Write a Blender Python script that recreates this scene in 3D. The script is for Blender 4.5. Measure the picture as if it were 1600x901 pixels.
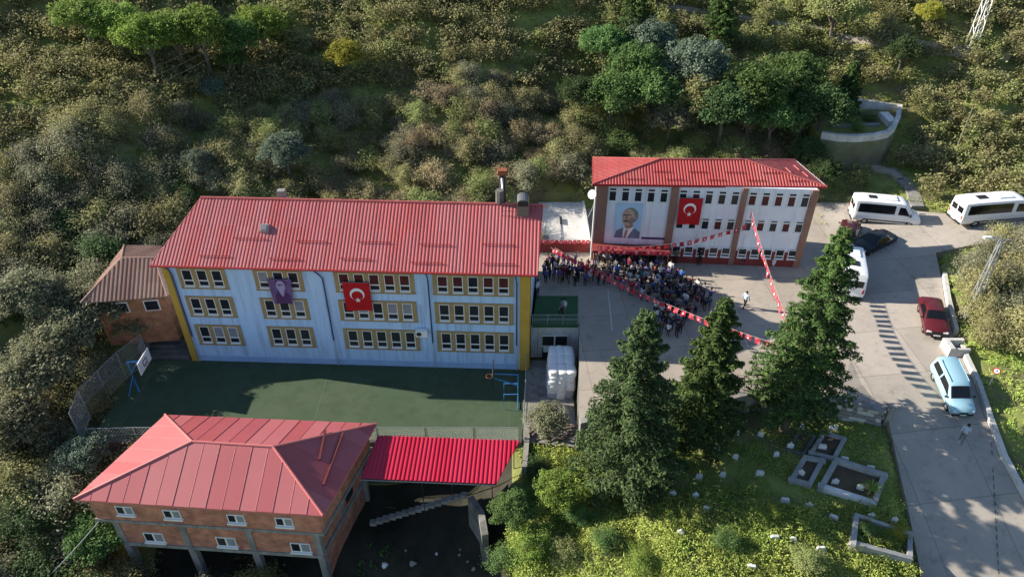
import bpy, bmesh, math, random
import numpy as np
from mathutils import Vector, Matrix, noise as mnoise
R = math.radians
random.seed(7); rng = np.random.default_rng(7)
scn = bpy.context.scene
for o in list(bpy.data.objects): bpy.data.objects.remove(o)
col = scn.collection

# ------------------------------------------------------------------ camera, sky, sun, exposure
F_PX, PITCH, CAM_H = 1150.0, R(36), 35.0
cam = bpy.data.objects.new('camera', bpy.data.cameras.new('camera')); col.objects.link(cam)
cam.location = (0, 0, CAM_H); cam.rotation_euler = (math.pi/2 - PITCH, 0, 0)
cam.data.sensor_width = 36; cam.data.lens = 36*F_PX/1600; cam.data.clip_start = .5; cam.data.clip_end = 3000
scn.camera = cam
SUN_ELEV, SHADOW_DIR = R(25), R(-11)                 # shadows fall to the right, a little towards the camera
sun_az = SHADOW_DIR + math.pi                       # direction to the sun in the XY plane
to_sun = Vector((math.cos(sun_az)*math.cos(SUN_ELEV), math.sin(sun_az)*math.cos(SUN_ELEV), math.sin(SUN_ELEV)))
world = bpy.data.worlds.new('World'); scn.world = world; world.use_nodes = True
wn = world.node_tree.nodes; wl = world.node_tree.links
sky = wn.new('ShaderNodeTexSky'); sky.sky_type = 'NISHITA'; sky.sun_disc = False
sky.sun_elevation = SUN_ELEV; sky.sun_rotation = math.atan2(to_sun.x, to_sun.y)
sky.air_density = 1.0; sky.dust_density = .3; sky.ozone_density = 2.0
wl.new(sky.outputs[0], wn['Background'].inputs[0]); wn['Background'].inputs[1].default_value = .085
sun = bpy.data.objects.new('sun', bpy.data.lights.new('sun', 'SUN')); col.objects.link(sun)
sun.data.energy = 4.8; sun.data.angle = R(.5); sun.data.color = (1, .91, .77)
sun.rotation_euler = to_sun.to_track_quat('Z', 'Y').to_euler(); sun.location = (-60, 20, 60)
scn.view_settings.view_transform = 'Standard'; scn.view_settings.look = 'None'
scn.view_settings.gamma = 1; scn.view_settings.exposure = 1.15
scn.render.resolution_x, scn.render.resolution_y = 1024, 576

# ------------------------------------------------------------------ pixel helpers: a pixel is a direction, the height comes from the ground
SP, CP = math.sin(PITCH), math.cos(PITCH)
def ray(px, py):
    u = (px-800)/F_PX; v = (py-450.5)/F_PX
    return Vector((u, CP - v*SP, -SP - v*CP))
def at(px, py, z=0.0):
    d = ray(px, py); t = (z-CAM_H)/d.z
    return Vector((0, 0, CAM_H)) + d*t

# ------------------------------------------------------------------ materials
MATS = {}
def mat(name, c, rough=.8, c2=None, scale=1.5, detail=5, bump=0, bscale=None, spec=.3, metal=0, stretch=None, contrast=.5, trans=0, island=0, fac_lo=.35, fac_hi=.65):
    m = bpy.data.materials.new(name); m.use_nodes = True; MATS[name] = m
    nt = m.node_tree; N = nt.nodes; L = nt.links; b = N['Principled BSDF']
    b.inputs['Roughness'].default_value = rough; b.inputs['Specular IOR Level'].default_value = spec; b.inputs['Metallic'].default_value = metal
    b.inputs['Base Color'].default_value = (*c, 1)
    out = None
    tc = N.new('ShaderNodeTexCoord'); vec = tc.outputs['Object']
    if stretch:
        mp = N.new('ShaderNodeMapping'); mp.inputs['Scale'].default_value = stretch; L.new(vec, mp.inputs[0]); vec = mp.outputs[0]
    if c2:
        nz = N.new('ShaderNodeTexNoise'); nz.inputs['Scale'].default_value = scale; nz.inputs['Detail'].default_value = detail; nz.inputs['Roughness'].default_value = .65
        L.new(vec, nz.inputs['Vector'])
        mr = N.new('ShaderNodeMapRange'); mr.inputs['From Min'].default_value = fac_lo; mr.inputs['From Max'].default_value = fac_hi
        L.new(nz.outputs[0], mr.inputs[0])
        mx = N.new('ShaderNodeMix'); mx.data_type = 'RGBA'; mx.inputs[6].default_value = (*c, 1); mx.inputs[7].default_value = (*c2, 1)
        L.new(mr.outputs[0], mx.inputs[0]); out = mx.outputs[2]
    if island:
        g = N.new('ShaderNodeNewGeometry'); hs = N.new('ShaderNodeHueSaturation')
        oi = N.new('ShaderNodeObjectInfo')
        m1 = N.new('ShaderNodeMapRange'); m1.inputs['To Min'].default_value = 1-island; m1.inputs['To Max'].default_value = 1+island
        L.new(g.outputs['Random Per Island'], m1.inputs[0])
        m2 = N.new('ShaderNodeMapRange'); m2.inputs['To Min'].default_value = .8; m2.inputs['To Max'].default_value = 1.2
        L.new(oi.outputs['Random'], m2.inputs[0])
        ml = N.new('ShaderNodeMath'); ml.operation = 'MULTIPLY'; L.new(m1.outputs[0], ml.inputs[0]); L.new(m2.outputs[0], ml.inputs[1])
        L.new(ml.outputs[0], hs.inputs['Value'])
        m3 = N.new('ShaderNodeMapRange'); m3.inputs['To Min'].default_value = .487; m3.inputs['To Max'].default_value = .515
        L.new(oi.outputs['Random'], m3.inputs[0]); L.new(m3.outputs[0], hs.inputs['Hue'])
        if out: L.new(out, hs.inputs['Color'])
        else: hs.inputs['Color'].default_value = (*c, 1)
        out = hs.outputs[0]
    if out: L.new(out, b.inputs['Base Color'])
    if bump:
        nb = N.new('ShaderNodeTexNoise'); nb.inputs['Scale'].default_value = bscale or scale*6; nb.inputs['Detail'].default_value = 4
        L.new(vec, nb.inputs['Vector'])
        bp = N.new('ShaderNodeBump'); bp.inputs['Strength'].default_value = bump; bp.inputs['Distance'].default_value = .05
        L.new(nb.outputs[0], bp.inputs['Height']); L.new(bp.outputs[0], b.inputs['Normal'])
    if trans:
        tr = N.new('ShaderNodeBsdfTranslucent'); ms = N.new('ShaderNodeMixShader'); ms.inputs[0].default_value = trans
        if out: L.new(out, tr.inputs[0])
        else: tr.inputs[0].default_value = (*c, 1)
        L.new(b.outputs[0], ms.inputs[1]); L.new(tr.outputs[0], ms.inputs[2]); L.new(ms.outputs[0], N['Material Output'].inputs[0])
    return m
def sheet_mat(name, c, c2, c3, sx, sy, rough=.45, spec=.4):
    """painted metal roof: each sheet weathered a little differently, plus soft stains"""
    m = mat(name, c, rough, c2, .35, 4, spec=spec)
    N = m.node_tree.nodes; L = m.node_tree.links; b = N['Principled BSDF']
    uv = N.new('ShaderNodeUVMap')
    sn = N.new('ShaderNodeVectorMath'); sn.operation = 'SNAP'; sn.inputs[1].default_value = (sx, sy, 1)
    L.new(uv.outputs[0], sn.inputs[0])
    w = N.new('ShaderNodeTexWhiteNoise'); w.noise_dimensions = '2D'; L.new(sn.outputs[0], w.inputs['Vector'])
    mr = N.new('ShaderNodeMapRange'); mr.inputs['From Min'].default_value = .1; mr.inputs['From Max'].default_value = 1.0; mr.inputs['To Max'].default_value = 1.0
    L.new(w.outputs['Value'], mr.inputs[0])
    prev = b.inputs['Base Color'].links[0].from_socket
    mx = N.new('ShaderNodeMix'); mx.data_type = 'RGBA'; L.new(mr.outputs[0], mx.inputs[0]); L.new(prev, mx.inputs[6]); mx.inputs[7].default_value = (*c3, 1)
    L.new(mx.outputs[2], b.inputs['Base Color'])
    return m
def brick_mat(name, c1, c2, mortar):
    m = mat(name, c1, .9); N = m.node_tree.nodes; L = m.node_tree.links; b = N['Principled BSDF']
    tc = N.new('ShaderNodeTexCoord'); sx = N.new('ShaderNodeSeparateXYZ'); L.new(tc.outputs['Object'], sx.inputs[0])
    ad = N.new('ShaderNodeMath'); L.new(sx.outputs[0], ad.inputs[0]); L.new(sx.outputs[1], ad.inputs[1])
    cb = N.new('ShaderNodeCombineXYZ'); L.new(ad.outputs[0], cb.inputs[0]); L.new(sx.outputs[2], cb.inputs[1])
    br = N.new('ShaderNodeTexBrick'); L.new(cb.outputs[0], br.inputs[0]); br.inputs['Scale'].default_value = 1
    br.inputs['Brick Width'].default_value = .3; br.inputs['Row Height'].default_value = .19; br.inputs['Mortar Size'].default_value = .014; br.inputs['Bias'].default_value = -.1
    br.inputs[1].default_value = (*c1, 1); br.inputs[2].default_value = (*c2, 1); br.inputs[3].default_value = (*mortar, 1)
    nz = N.new('ShaderNodeTexNoise'); nz.inputs['Scale'].default_value = 1.6; nz.inputs['Detail'].default_value = 6; L.new(tc.outputs['Object'], nz.inputs[0])
    mr = N.new('ShaderNodeMapRange'); mr.inputs['From Min'].default_value = .3; mr.inputs['From Max'].default_value = .7; mr.inputs['To Min'].default_value = .62; mr.inputs['To Max'].default_value = 1.25; L.new(nz.outputs[0], mr.inputs[0])
    hs = N.new('ShaderNodeHueSaturation'); L.new(br.outputs[0], hs.inputs['Color']); L.new(mr.outputs[0], hs.inputs['Value']); L.new(hs.outputs[0], b.inputs['Base Color'])
    bp = N.new('ShaderNodeBump'); bp.inputs['Strength'].default_value = .5; bp.inputs['Distance'].default_value = .02; L.new(br.outputs['Fac'], bp.inputs['Height']); bp.invert = True; L.new(bp.outputs[0], b.inputs['Normal'])
    return m
mat('wall_blue', (.46, .66, .92), .85, (.50, .69, .94), .5, bump=.1)
mat('wall_white', (.70, .71, .78), .85, (.78, .79, .84), .5, bump=.1)
mat('plinth', (.30, .46, .72), .9, (.38, .54, .78), 1.2)
mat('ochre', (.50, .30, .045), .8, (.56, .36, .07), .8)
mat('ochre_band', (.33, .23, .10), .85, (.40, .29, .13), 1.2)
mat('brown_paint', (.24, .125, .095), .85, (.29, .16, .12), .8)
mat('red_base', (.20, .035, .03), .8, (.26, .05, .045), 1)
mat('white_pvc', (.78, .78, .77), .5)
mat('glass', (.012, .015, .02), .12, (.03, .035, .045), .9, spec=.35)
mat('glass_red', (.10, .018, .022), .5, (.06, .012, .016), 2.0, spec=.3)
mat('glass_pale', (.22, .24, .27), .3, (.3, .3, .32), 1.2, spec=.3)
sheet_mat('roof_red', (.43, .082, .080), (.39, .09, .095), (.42, .125, .13), 1.1, 3.3)
sheet_mat('roof_red_b', (.45, .072, .066), (.42, .08, .075), (.44, .11, .10), 1.3, 4.0)
sheet_mat('roof_magenta', (.46, .010, .040), (.48, .014, .048), (.50, .02, .06), 1.1, 9)
mat('sheet_a', (.39, .098, .105), .42, (.36, .092, .098), .5, spec=.45)
mat('sheet_b', (.41, .125, .13), .42, (.40, .115, .12), .5, spec=.45)
mat('sheet_c', (.37, .085, .092), .42, (.34, .078, .085), .5, spec=.45)
mat('ridge_cap', (.56, .17, .16), .4, spec=.45)
sheet_mat('roof_brown', (.235, .125, .095), (.18, .10, .08), (.28, .17, .13), .9, 1.2, .8)
mat('fascia', (.30, .03, .03), .6)
mat('timber_red', (.11, .022, .025), .8)
mat('soffit', (.3, .27, .25), .9)
mat('pipe_blue', (.06, .075, .20), .5)
mat('metal_grey', (.20, .20, .21), .45, metal=.6)
mat('metal_dark', (.035, .035, .04), .5, metal=.3)
mat('metal_blue', (.06, .25, .55), .45, spec=.4)
mat('galv', (.42, .43, .44), .45, metal=.5)
mat('rust', (.30, .10, .05), .85, (.2, .06, .03), 4)
mat('concrete', (.32, .31, .29), .9, (.22, .21, .20), .9, bump=.15)
mat('concrete_dark', (.16, .155, .145), .95, (.08, .08, .075), .8, bump=.2)
mat('concrete_white', (.62, .60, .57), .9, (.42, .41, .39), .7, bump=.15)
mat('stone_wall', (.26, .25, .235), .95, (.10, .10, .095), 1.1, bump=.4)
mat('rock', (.30, .29, .275), .95, (.19, .185, .18), 2.5, bump=.3)
brick_mat('brick', (.52, .205, .125), (.42, .155, .095), (.34, .25, .2))
brick_mat('brick_orange', (.46, .20, .09), (.38, .15, .07), (.3, .22, .17))
mat('yard', (.42, .365, .305), .92, (.335, .295, .25), .35, 7, bump=.08, bscale=8, fac_lo=.3, fac_hi=.7)
mat('road', (.42, .375, .325), .92, (.33, .30, .265), .4, 8, bump=.1, bscale=10, fac_lo=.3, fac_hi=.7)
def add_joints(name, w, amt):
    m = MATS[name]; N = m.node_tree.nodes; L = m.node_tree.links; b = N['Principled BSDF']; prev = b.inputs['Base Color'].links[0].from_socket
    tc = N.new('ShaderNodeTexCoord'); mp = N.new('ShaderNodeMapping'); mp.inputs['Rotation'].default_value = (0, 0, R(-4)); L.new(tc.outputs['Object'], mp.inputs[0])
    br = N.new('ShaderNodeTexBrick'); br.offset = 0; br.inputs['Scale'].default_value = 1; br.inputs['Brick Width'].default_value = w; br.inputs['Row Height'].default_value = w; br.inputs['Mortar Size'].default_value = .028
    br.inputs[1].default_value = (1, 1, 1, 1); br.inputs[2].default_value = (.86, .86, .86, 1); br.inputs[3].default_value = (amt, amt, amt, 1); L.new(mp.outputs[0], br.inputs[0])
    nz = N.new('ShaderNodeTexNoise'); nz.inputs['Scale'].default_value = 1.3; nz.inputs['Detail'].default_value = 9; nz.inputs['Roughness'].default_value = .75; L.new(tc.outputs['Object'], nz.inputs[0])
    mr = N.new('ShaderNodeMapRange'); mr.inputs['From Min'].default_value = .34; mr.inputs['From Max'].default_value = .48; mr.inputs['To Min'].default_value = .74; L.new(nz.outputs[0], mr.inputs[0])
    m1 = N.new('ShaderNodeMix'); m1.data_type = 'RGBA'; m1.blend_type = 'MULTIPLY'; m1.inputs[0].default_value = 1; L.new(prev, m1.inputs[6]); L.new(br.outputs[0], m1.inputs[7])
    m2 = N.new('ShaderNodeMix'); m2.data_type = 'RGBA'; m2.blend_type = 'MULTIPLY'; m2.inputs[0].default_value = 1; L.new(m1.outputs[2], m2.inputs[6]); L.new(mr.outputs[0], m2.inputs[7]); L.new(m2.outputs[2], b.inputs['Base Color'])
def add_streaks(name, lo, sc=(1.6, 1.6, .10), amt=.72):
    m = MATS[name]; N = m.node_tree.nodes; L = m.node_tree.links; b = N['Principled BSDF']; prev = b.inputs['Base Color'].links[0].from_socket
    tc = N.new('ShaderNodeTexCoord'); mp = N.new('ShaderNodeMapping'); mp.inputs['Scale'].default_value = sc; L.new(tc.outputs['Object'], mp.inputs[0])
    nz = N.new('ShaderNodeTexNoise'); nz.inputs['Scale'].default_value = 1.5; nz.inputs['Detail'].default_value = 7; nz.inputs['Roughness'].default_value = .7; L.new(mp.outputs[0], nz.inputs[0])
    mr = N.new('ShaderNodeMapRange'); mr.inputs['From Min'].default_value = lo; mr.inputs['From Max'].default_value = lo+.16; mr.inputs['To Min'].default_value = amt; L.new(nz.outputs[0], mr.inputs[0])
    m2 = N.new('ShaderNodeMix'); m2.data_type = 'RGBA'; m2.blend_type = 'MULTIPLY'; m2.inputs[0].default_value = 1; L.new(prev, m2.inputs[6]); L.new(mr.outputs[0], m2.inputs[7]); L.new(m2.outputs[2], b.inputs['Base Color'])
mat('line_white', (.62, .61, .58), .8, (.42, .40, .37), 3)
mat('court', (.050, .082, .045), .95, (.066, .094, .055), .3, 8, bump=.1, bscale=14)
mat('turf', (.035, .10, .045), .95, (.045, .12, .05), 1)
mat('court_line', (.082, .112, .075), .9)
mat('earth', (.12, .09, .06), .95, (.07, .055, .04), .8, bump=.3)
mat('pit_soil_shade', (.045, .040, .030), .95, (.022, .024, .014), .7, bump=.5)  # soil colour taken near black, with the pit's deep shade painted in
mat('flag_red', (.48, .008, .014), .7, (.42, .006, .012), 1.5)
mat('bunting_red', (.66, .09, .12), .7, trans=.35)
mat('bunting_dark', (.46, .03, .05), .7, trans=.35)
mat('flag_white', (.8, .8, .8), .7)
mat('rope', (.35, .3, .28), .9)
mat('portrait_blue', (.30, .52, .74), .8, (.5, .66, .8), .5)
mat('portrait_skin', (.56, .40, .31), .8, (.45, .29, .22), 2)
mat('portrait_shade', (.34, .20, .15), .8)
mat('portrait_hair', (.20, .17, .15), .8, (.30, .27, .24), 3)
mat('portrait_suit', (.14, .15, .22), .8, (.19, .20, .28), 1.5)
mat('portrait_dark', (.09, .07, .07), .8)
mat('purple_cloth', (.13, .075, .19), .8, (.18, .11, .25), 2)
mat('purple_light', (.42, .36, .56), .8, (.34, .28, .46), 4)
mat('purple_dark', (.075, .03, .10), .8, (.10, .045, .13), 3)
mat('car_white', (.80, .81, .82), .3, spec=.5)
mat('car_red', (.085, .010, .014), .28, spec=.5)
mat('car_blue', (.28, .47, .57), .3, spec=.5)
mat('car_black', (.012, .013, .016), .2, spec=.5)
mat('car_maroon', (.06, .012, .014), .3, spec=.5)
mat('car_glass', (.006, .007, .009), .08, spec=.5)
mat('tyre', (.02, .02, .02), .9)
mat('rim', (.35, .35, .36), .4, metal=.5)
mat('trim_black', (.02, .02, .022), .6)
mat('lamp_clear', (.7, .7, .68), .2, spec=.5)
mat('lamp_red', (.35, .01, .01), .3, spec=.5)
mat('marble', (.70, .70, .69), .6, (.55, .55, .54), 2)
mat('grave_grey', (.26, .26, .255), .9, (.36, .36, .35), 1.5)
mat('sack_white', (.80, .80, .80), .6, (.70, .70, .72), 2, bump=.4, bscale=5)
mat('sack_grey', (.40, .40, .46), .7, (.3, .3, .35), 3)
mat('wood_grey', (.20, .16, .13), .95, (.12, .10, .08), 6)
mat('bark', (.17, .145, .12), .95, (.09, .075, .06), 5, bump=.4, bscale=14)
mat('bark_pale', (.27, .23, .19), .95, (.18, .15, .125), 5)
mat('skin', (.42, .26, .19), .7)
mat('hair', (.02, .016, .013), .8)
mat('shoe', (.05, .045, .045), .8)
for n, c in dict(cloth_navy=(.025, .03, .07), cloth_black=(.018, .018, .02), cloth_maroon=(.16, .018, .03), cloth_white=(.62, .62, .64), cloth_blue=(.05, .14, .42), cloth_grey=(.16, .16, .18), cloth_purple=(.09, .07, .22), cloth_teal=(.04, .16, .17), cloth_khaki=(.14, .12, .07), cloth_pale=(.38, .45, .58), cloth_pink=(.5, .2, .25)).items():
    mat(n, c, .9)
def leaf(name, c, c2, trans=.4, island=.45, scale=.6): return mat(name, c, .65, c2, scale, 3, spec=.12, trans=trans, island=island)
leaf('leaf_hazel', (0.338, 0.313, 0.156), (0.250, 0.263, 0.112))
leaf('leaf_hazel_green', (0.250, 0.294, 0.106), (0.294, 0.294, 0.131))
leaf('leaf_hazel_brown', (0.363, 0.294, 0.175), (0.294, 0.263, 0.144))
leaf('leaf_grey', (0.266, 0.260, 0.171), (0.195, 0.206, 0.118))
leaf('leaf_green', (0.138, 0.225, 0.075), (0.106, 0.181, 0.056))
leaf('leaf_bright', (0.237, 0.323, 0.067), (0.171, 0.257, 0.057))
leaf('leaf_yellow', (0.399, 0.361, 0.057), (0.285, 0.304, 0.057))
leaf('leaf_dark', (0.088, 0.144, 0.056), (0.069, 0.112, 0.044))
leaf('leaf_blue', (0.188, 0.237, 0.181), (0.125, 0.169, 0.119))
leaf('leaf_spruce', (.085, .145, .04), (.052, .095, .028), .12, .5, .5)
leaf('leaf_spruce_grey', (0.074, 0.108, 0.040), (0.046, 0.074, 0.027), .12, .5, .5)
leaf('cover', (0.432, 0.490, 0.122), (0.245, 0.353, 0.079), .3, .5, .28)
leaf('cover_hill', (0.356, 0.436, 0.099), (0.290, 0.330, 0.099), .3, .45, .2)

def terrain_mat():
    m = mat('terrain', (.21, .245, .062), .95, (.13, .115, .06), .22, 8, bump=.6, bscale=2.2, fac_lo=.42, fac_hi=.62)
    return m
terrain_mat()

add_joints('yard', 4.0, .62); add_joints('road', 4.5, .6)
add_streaks('wall_blue', .36); add_streaks('wall_white', .34, amt=.78); add_streaks('concrete_white', .36, amt=.82); add_streaks('concrete', .4); add_streaks('roof_red', .36, (2.2, .12, .12), .8); add_streaks('roof_red_b', .36, (2.2, .12, .12), .82); add_streaks('court', .38, (.6, .6, .6), .82)

# ------------------------------------------------------------------ object helpers
def tag(o, label=None, cat=None, group=None, kind=None):
    if label: o['label'] = label
    if cat: o['category'] = cat
    if group: o['group'] = group
    if kind: o['kind'] = kind
    return o
def thing(name, label, cat, loc=(0, 0, 0), rz=0, group=None):
    o = bpy.data.objects.new(name, None); col.objects.link(o); o.empty_display_size = .3
    o.location = loc; o.rotation_euler = (0, 0, rz)
    return tag(o, label, cat, group)
def copy_tree(o, parent=None):
    c = o.copy(); col.objects.link(c); c.parent = parent
    for ch in list(KIDS.get(o.name, [])):
        k = copy_tree(ch, c); KIDS.setdefault(c.name, []).append(k)
    return c
KIDS = {}
def link(me, name, parent=None, loc=None, rz=None):
    o = bpy.data.objects.new(name, me); col.objects.link(o)
    if parent: o.parent = parent; KIDS.setdefault(parent.name, []).append(o)
    if loc is not None: o.location = loc
    if rz is not None: o.rotation_euler = (0, 0, rz)
    return o
class MB:
    """collects faces of ONE piece; build() links it as one mesh object"""
    def __init__(s): s.v = []; s.f = []; s.m = []; s.uv = {}; s.cur = 0
    def add(s, vs, fs, mi=None):
        n = len(s.v); s.v += [tuple(p) for p in vs]
        for f in fs: s.f.append(tuple(i+n for i in f)); s.m.append(s.cur if mi is None else mi)
        return s
    def box(s, c, d, rot=None, mi=None, taper=1.0):
        hx, hy, hz = d[0]/2, d[1]/2, d[2]/2
        vs = [Vector((x*hx*(taper if z > 0 else 1), y*hy*(taper if z > 0 else 1), z*hz)) for z in (-1, 1) for y in (-1, 1) for x in (-1, 1)]
        if rot is not None: vs = [rot @ p for p in vs]
        c = Vector(c); vs = [p+c for p in vs]
        return s.add(vs, [(0, 2, 3, 1), (4, 5, 7, 6), (0, 1, 5, 4), (2, 6, 7, 3), (0, 4, 6, 2), (1, 3, 7, 5)], mi)
    def bx(s, x0, x1, y0, y1, z0, z1, mi=None): return s.box(((x0+x1)/2, (y0+y1)/2, (z0+z1)/2), (abs(x1-x0), abs(y1-y0), abs(z1-z0)), None, mi)
    def prism(s, top, depth, mi=None, mi_side=None):
        """top: 3D polygon (ccw from above), skirts down by depth"""
        n = len(top); b = [Vector(p)-Vector((0, 0, depth)) for p in top]
        s.add(list(top)+b, [], mi); k = len(s.v)-2*n
        s.f.append(tuple(k+i for i in range(n))); s.m.append(mi or 0)
        s.f.append(tuple(k+n+i for i in reversed(range(n)))); s.m.append(mi_side if mi_side is not None else (mi or 0))
        for i in range(n):
            j = (i+1) % n; s.f.append((k+i, k+n+i, k+n+j, k+j)); s.m.append(mi_side if mi_side is not None else (mi or 0))
        return s
    def tube(s, pts, r, n=6, mi=None, cap=True):
        pts = [Vector(p) for p in pts]; k = len(s.v); rr = r if isinstance(r, (list, tuple)) else [r]*len(pts)
        for i, p in enumerate(pts):
            d = (pts[min(i+1, len(pts)-1)]-pts[max(i-1, 0)]).normalized()
            a = d.cross(Vector((0, 0, 1))) if abs(d.z) < .95 else d.cross(Vector((1, 0, 0))); a.normalize(); b = d.cross(a)
            for j in range(n):
                t = 2*math.pi*j/n; s.v.append(tuple(p+(a*math.cos(t)+b*math.sin(t))*rr[i]))
        mm = s.cur if mi is None else mi
        for i in range(len(pts)-1):
            for j in range(n):
                q = (j+1) % n; s.f.append((k+i*n+j, k+i*n+q, k+(i+1)*n+q, k+(i+1)*n+j)); s.m.append(mm)
        if cap:
            s.f.append(tuple(k+j for j in reversed(range(n)))); s.m.append(mm)
            s.f.append(tuple(k+(len(pts)-1)*n+j for j in range(n))); s.m.append(mm)
        return s
    def quad(s, a, b, c, d, mi=None): return s.add([a, b, c, d], [(0, 1, 2, 3)], mi)
    def mesh(s, name, mats, smooth=False, uvs=None):
        me = bpy.data.meshes.new(name); me.from_pydata(s.v, [], s.f)
        for m in (mats if isinstance(mats, (list, tuple)) else [mats]): me.materials.append(MATS[m] if isinstance(m, str) else m)
        me.polygons.foreach_set('material_index', s.m)
        if smooth: me.polygons.foreach_set('use_smooth', [True]*len(s.f))
        if uvs is not None:
            l = me.uv_layers.new(name='UVMap'); vi = np.zeros(len(me.loops), int); me.loops.foreach_get('vertex_index', vi)
            l.data.foreach_set('uv', np.array(uvs, float)[vi].ravel())
        me.update(); return me
    def build(s, name, mats, parent=None, smooth=False, world=True, uvs=None):
        """world=True: the collected points are world points; they are moved into the parent's frame"""
        if parent is not None and world:
            M = Matrix.Translation(parent.location) @ Matrix.Rotation(parent.rotation_euler.z, 4, 'Z')
            if parent.parent is not None:
                pp = parent.parent; M = Matrix.Translation(pp.location) @ Matrix.Rotation(pp.rotation_euler.z, 4, 'Z') @ M
            Mi = M.inverted(); s.v = [tuple(Mi @ Vector(p)) for p in s.v]
        return link(s.mesh(name, mats, smooth, uvs), name, parent)

class Wall:
    """vertical wall plane through a and b; on() turns a pixel seen on it into (u along, z above base)"""
    def __init__(s, a, b):
        s.a = Vector(a); d = Vector(b)-s.a; d.z = 0; s.L = d.length; s.d = d.normalized(); s.n = Vector((s.d.y, -s.d.x, 0)); s.rz = math.atan2(s.d.y, s.d.x)
    def on(s, px, py):
        d = ray(px, py); o = Vector((0, 0, CAM_H)); t = (s.a-o).dot(s.n)/d.dot(s.n); p = o+d*t
        return (p-s.a).dot(s.d), p.z-s.a.z

def clip(poly, u0, u1):
    def half(p, u, sgn):
        out = []
        for i in range(len(p)):
            a, b = p[i], p[(i+1) % len(p)]; da, db = (a[0]-u)*sgn, (b[0]-u)*sgn
            if da >= 0: out.append(a)
            if (da > 0 and db < 0) or (da < 0 and db > 0):
                t = da/(da-db); out.append((u, a[1]+(b[1]-a[1])*t))
        return out
    p = half(poly, u0, 1)
    return half(p, u1, -1) if len(p) >= 3 else []
def roof_frame(pts):
    """plane of a roof face: origin pts[0], U along pts[0]->pts[1], S up the slope, N outward"""
    O = Vector(pts[0]); U = (Vector(pts[1])-O).normalized(); N = U.cross(Vector(pts[2])-O).normalized()
    if N.z < 0: N = -N
    S = N.cross(U).normalized()
    if S.z < 0: S = -S
    uv = [((Vector(p)-O).dot(U), (Vector(p)-O).dot(S)) for p in pts]
    return O, U, S, N, uv
def corrugated(pts, pitch=.25, h=.028):
    """ribbed sheet roof face over the polygon pts (eave edge first)"""
    O, U, S, N, uv = roof_frame(pts); mb = MB(); uvs = []
    u0, u1 = min(p[0] for p in uv), max(p[0] for p in uv); k = int((u1-u0)/pitch)+1
    br = [(0, 0), (.45, 0), (.55, 1), (.9, 1), (1, 0)]
    for i in range(k):
        for (a, ha), (b, hb) in zip(br[:-1], br[1:]):
            ua, ub = u0+(i+a)*pitch, u0+(i+b)*pitch
            p = clip(uv, ua, ub)
            if len(p) < 3: continue
            vs = []
            for (u, s_) in p:
                t = (u-ua)/(ub-ua); vs.append(O+U*u+S*s_+N*(h*(ha+(hb-ha)*t))); uvs.append((u, s_))
            mb.add(vs, [tuple(range(len(vs)))])
    return mb, uvs
def flat_face(pts, thick):
    O, U, S, N, uv = roof_frame(pts); mb = MB(); n = len(pts); pts = [O+U*u+S*s for u, s in uv]
    top = [Vector(p)-N*.012 for p in pts]; bot = [Vector(p)-N*thick for p in pts]
    mb.add(top+bot, [tuple(range(n)), tuple(range(2*n-1, n-1, -1))]+[(i, (i+1) % n, n+(i+1) % n, n+i) for i in range(n)])
    return mb

# ------------------------------------------------------------------ the lie of the land
ROAD = [  # left edge pixel, its height, right edge pixel, its height
    ((1462, 980), -4.7, (1690, 960), -4.2), ((1440, 901), -3.7, (1645, 870), -3.0), ((1420, 800), -2.5, (1597, 780), -1.9), ((1402, 720), -1.5, (1562, 715), -1.0),
    ((1387, 650), -.6, (1540, 655), -.3), ((1347, 600), -.1, (1522, 600), .2), ((1330, 560), .0, (1503, 560), .45), ((1318, 520), .03, (1488, 520), .6), ((1308, 470), .03, (1476, 470), .65),
    ((1300, 430), .02, (1470, 430), .65), ((1294, 390), .01, (1462, 395), .6)]
RL = [at(*p, z) for p, z, _, _ in ROAD]; RR = [at(*p, z) for _, _, p, z in ROAD]
BRANCH = [at(1294, 390, .01), at(1462, 395, .6), at(1520, 382, .9), at(1640, 372, 1.5), at(1700, 330, 1.9), at(1600, 326, 1.5), at(1478, 334, .9), at(1430, 331, .6), at(1360, 318, .35), at(1285, 316, .1)]
YARD = [at(905, 505, 0), at(905, 655, 0), at(1120, 622, 0), at(1180, 608, 0), at(1310, 622, .1), RL[4], RL[5], RL[6], RL[7], RL[8], RL[9], RL[10], BRANCH[-1], Vector((6.9, 61, 0)), Vector((2.0, 57, 0)), Vector((2.0, 43.4, 0)), at(835, 505, 0)]
COURT_Z = -3.2
COURT = [at(140, 690, COURT_Z), at(815, 690, COURT_Z), Vector((1.1, 42.1, COURT_Z)), Vector((-24.9, 43.2, COURT_Z)), Vector((-28.9, 43.0, COURT_Z))]
LOWER = [Vector((.75, 34.7, COURT_Z)), Vector((4.5, 34.2, COURT_Z)), Vector((4.5, 42.9, COURT_Z)), Vector((1.05, 43.1, COURT_Z))]
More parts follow.
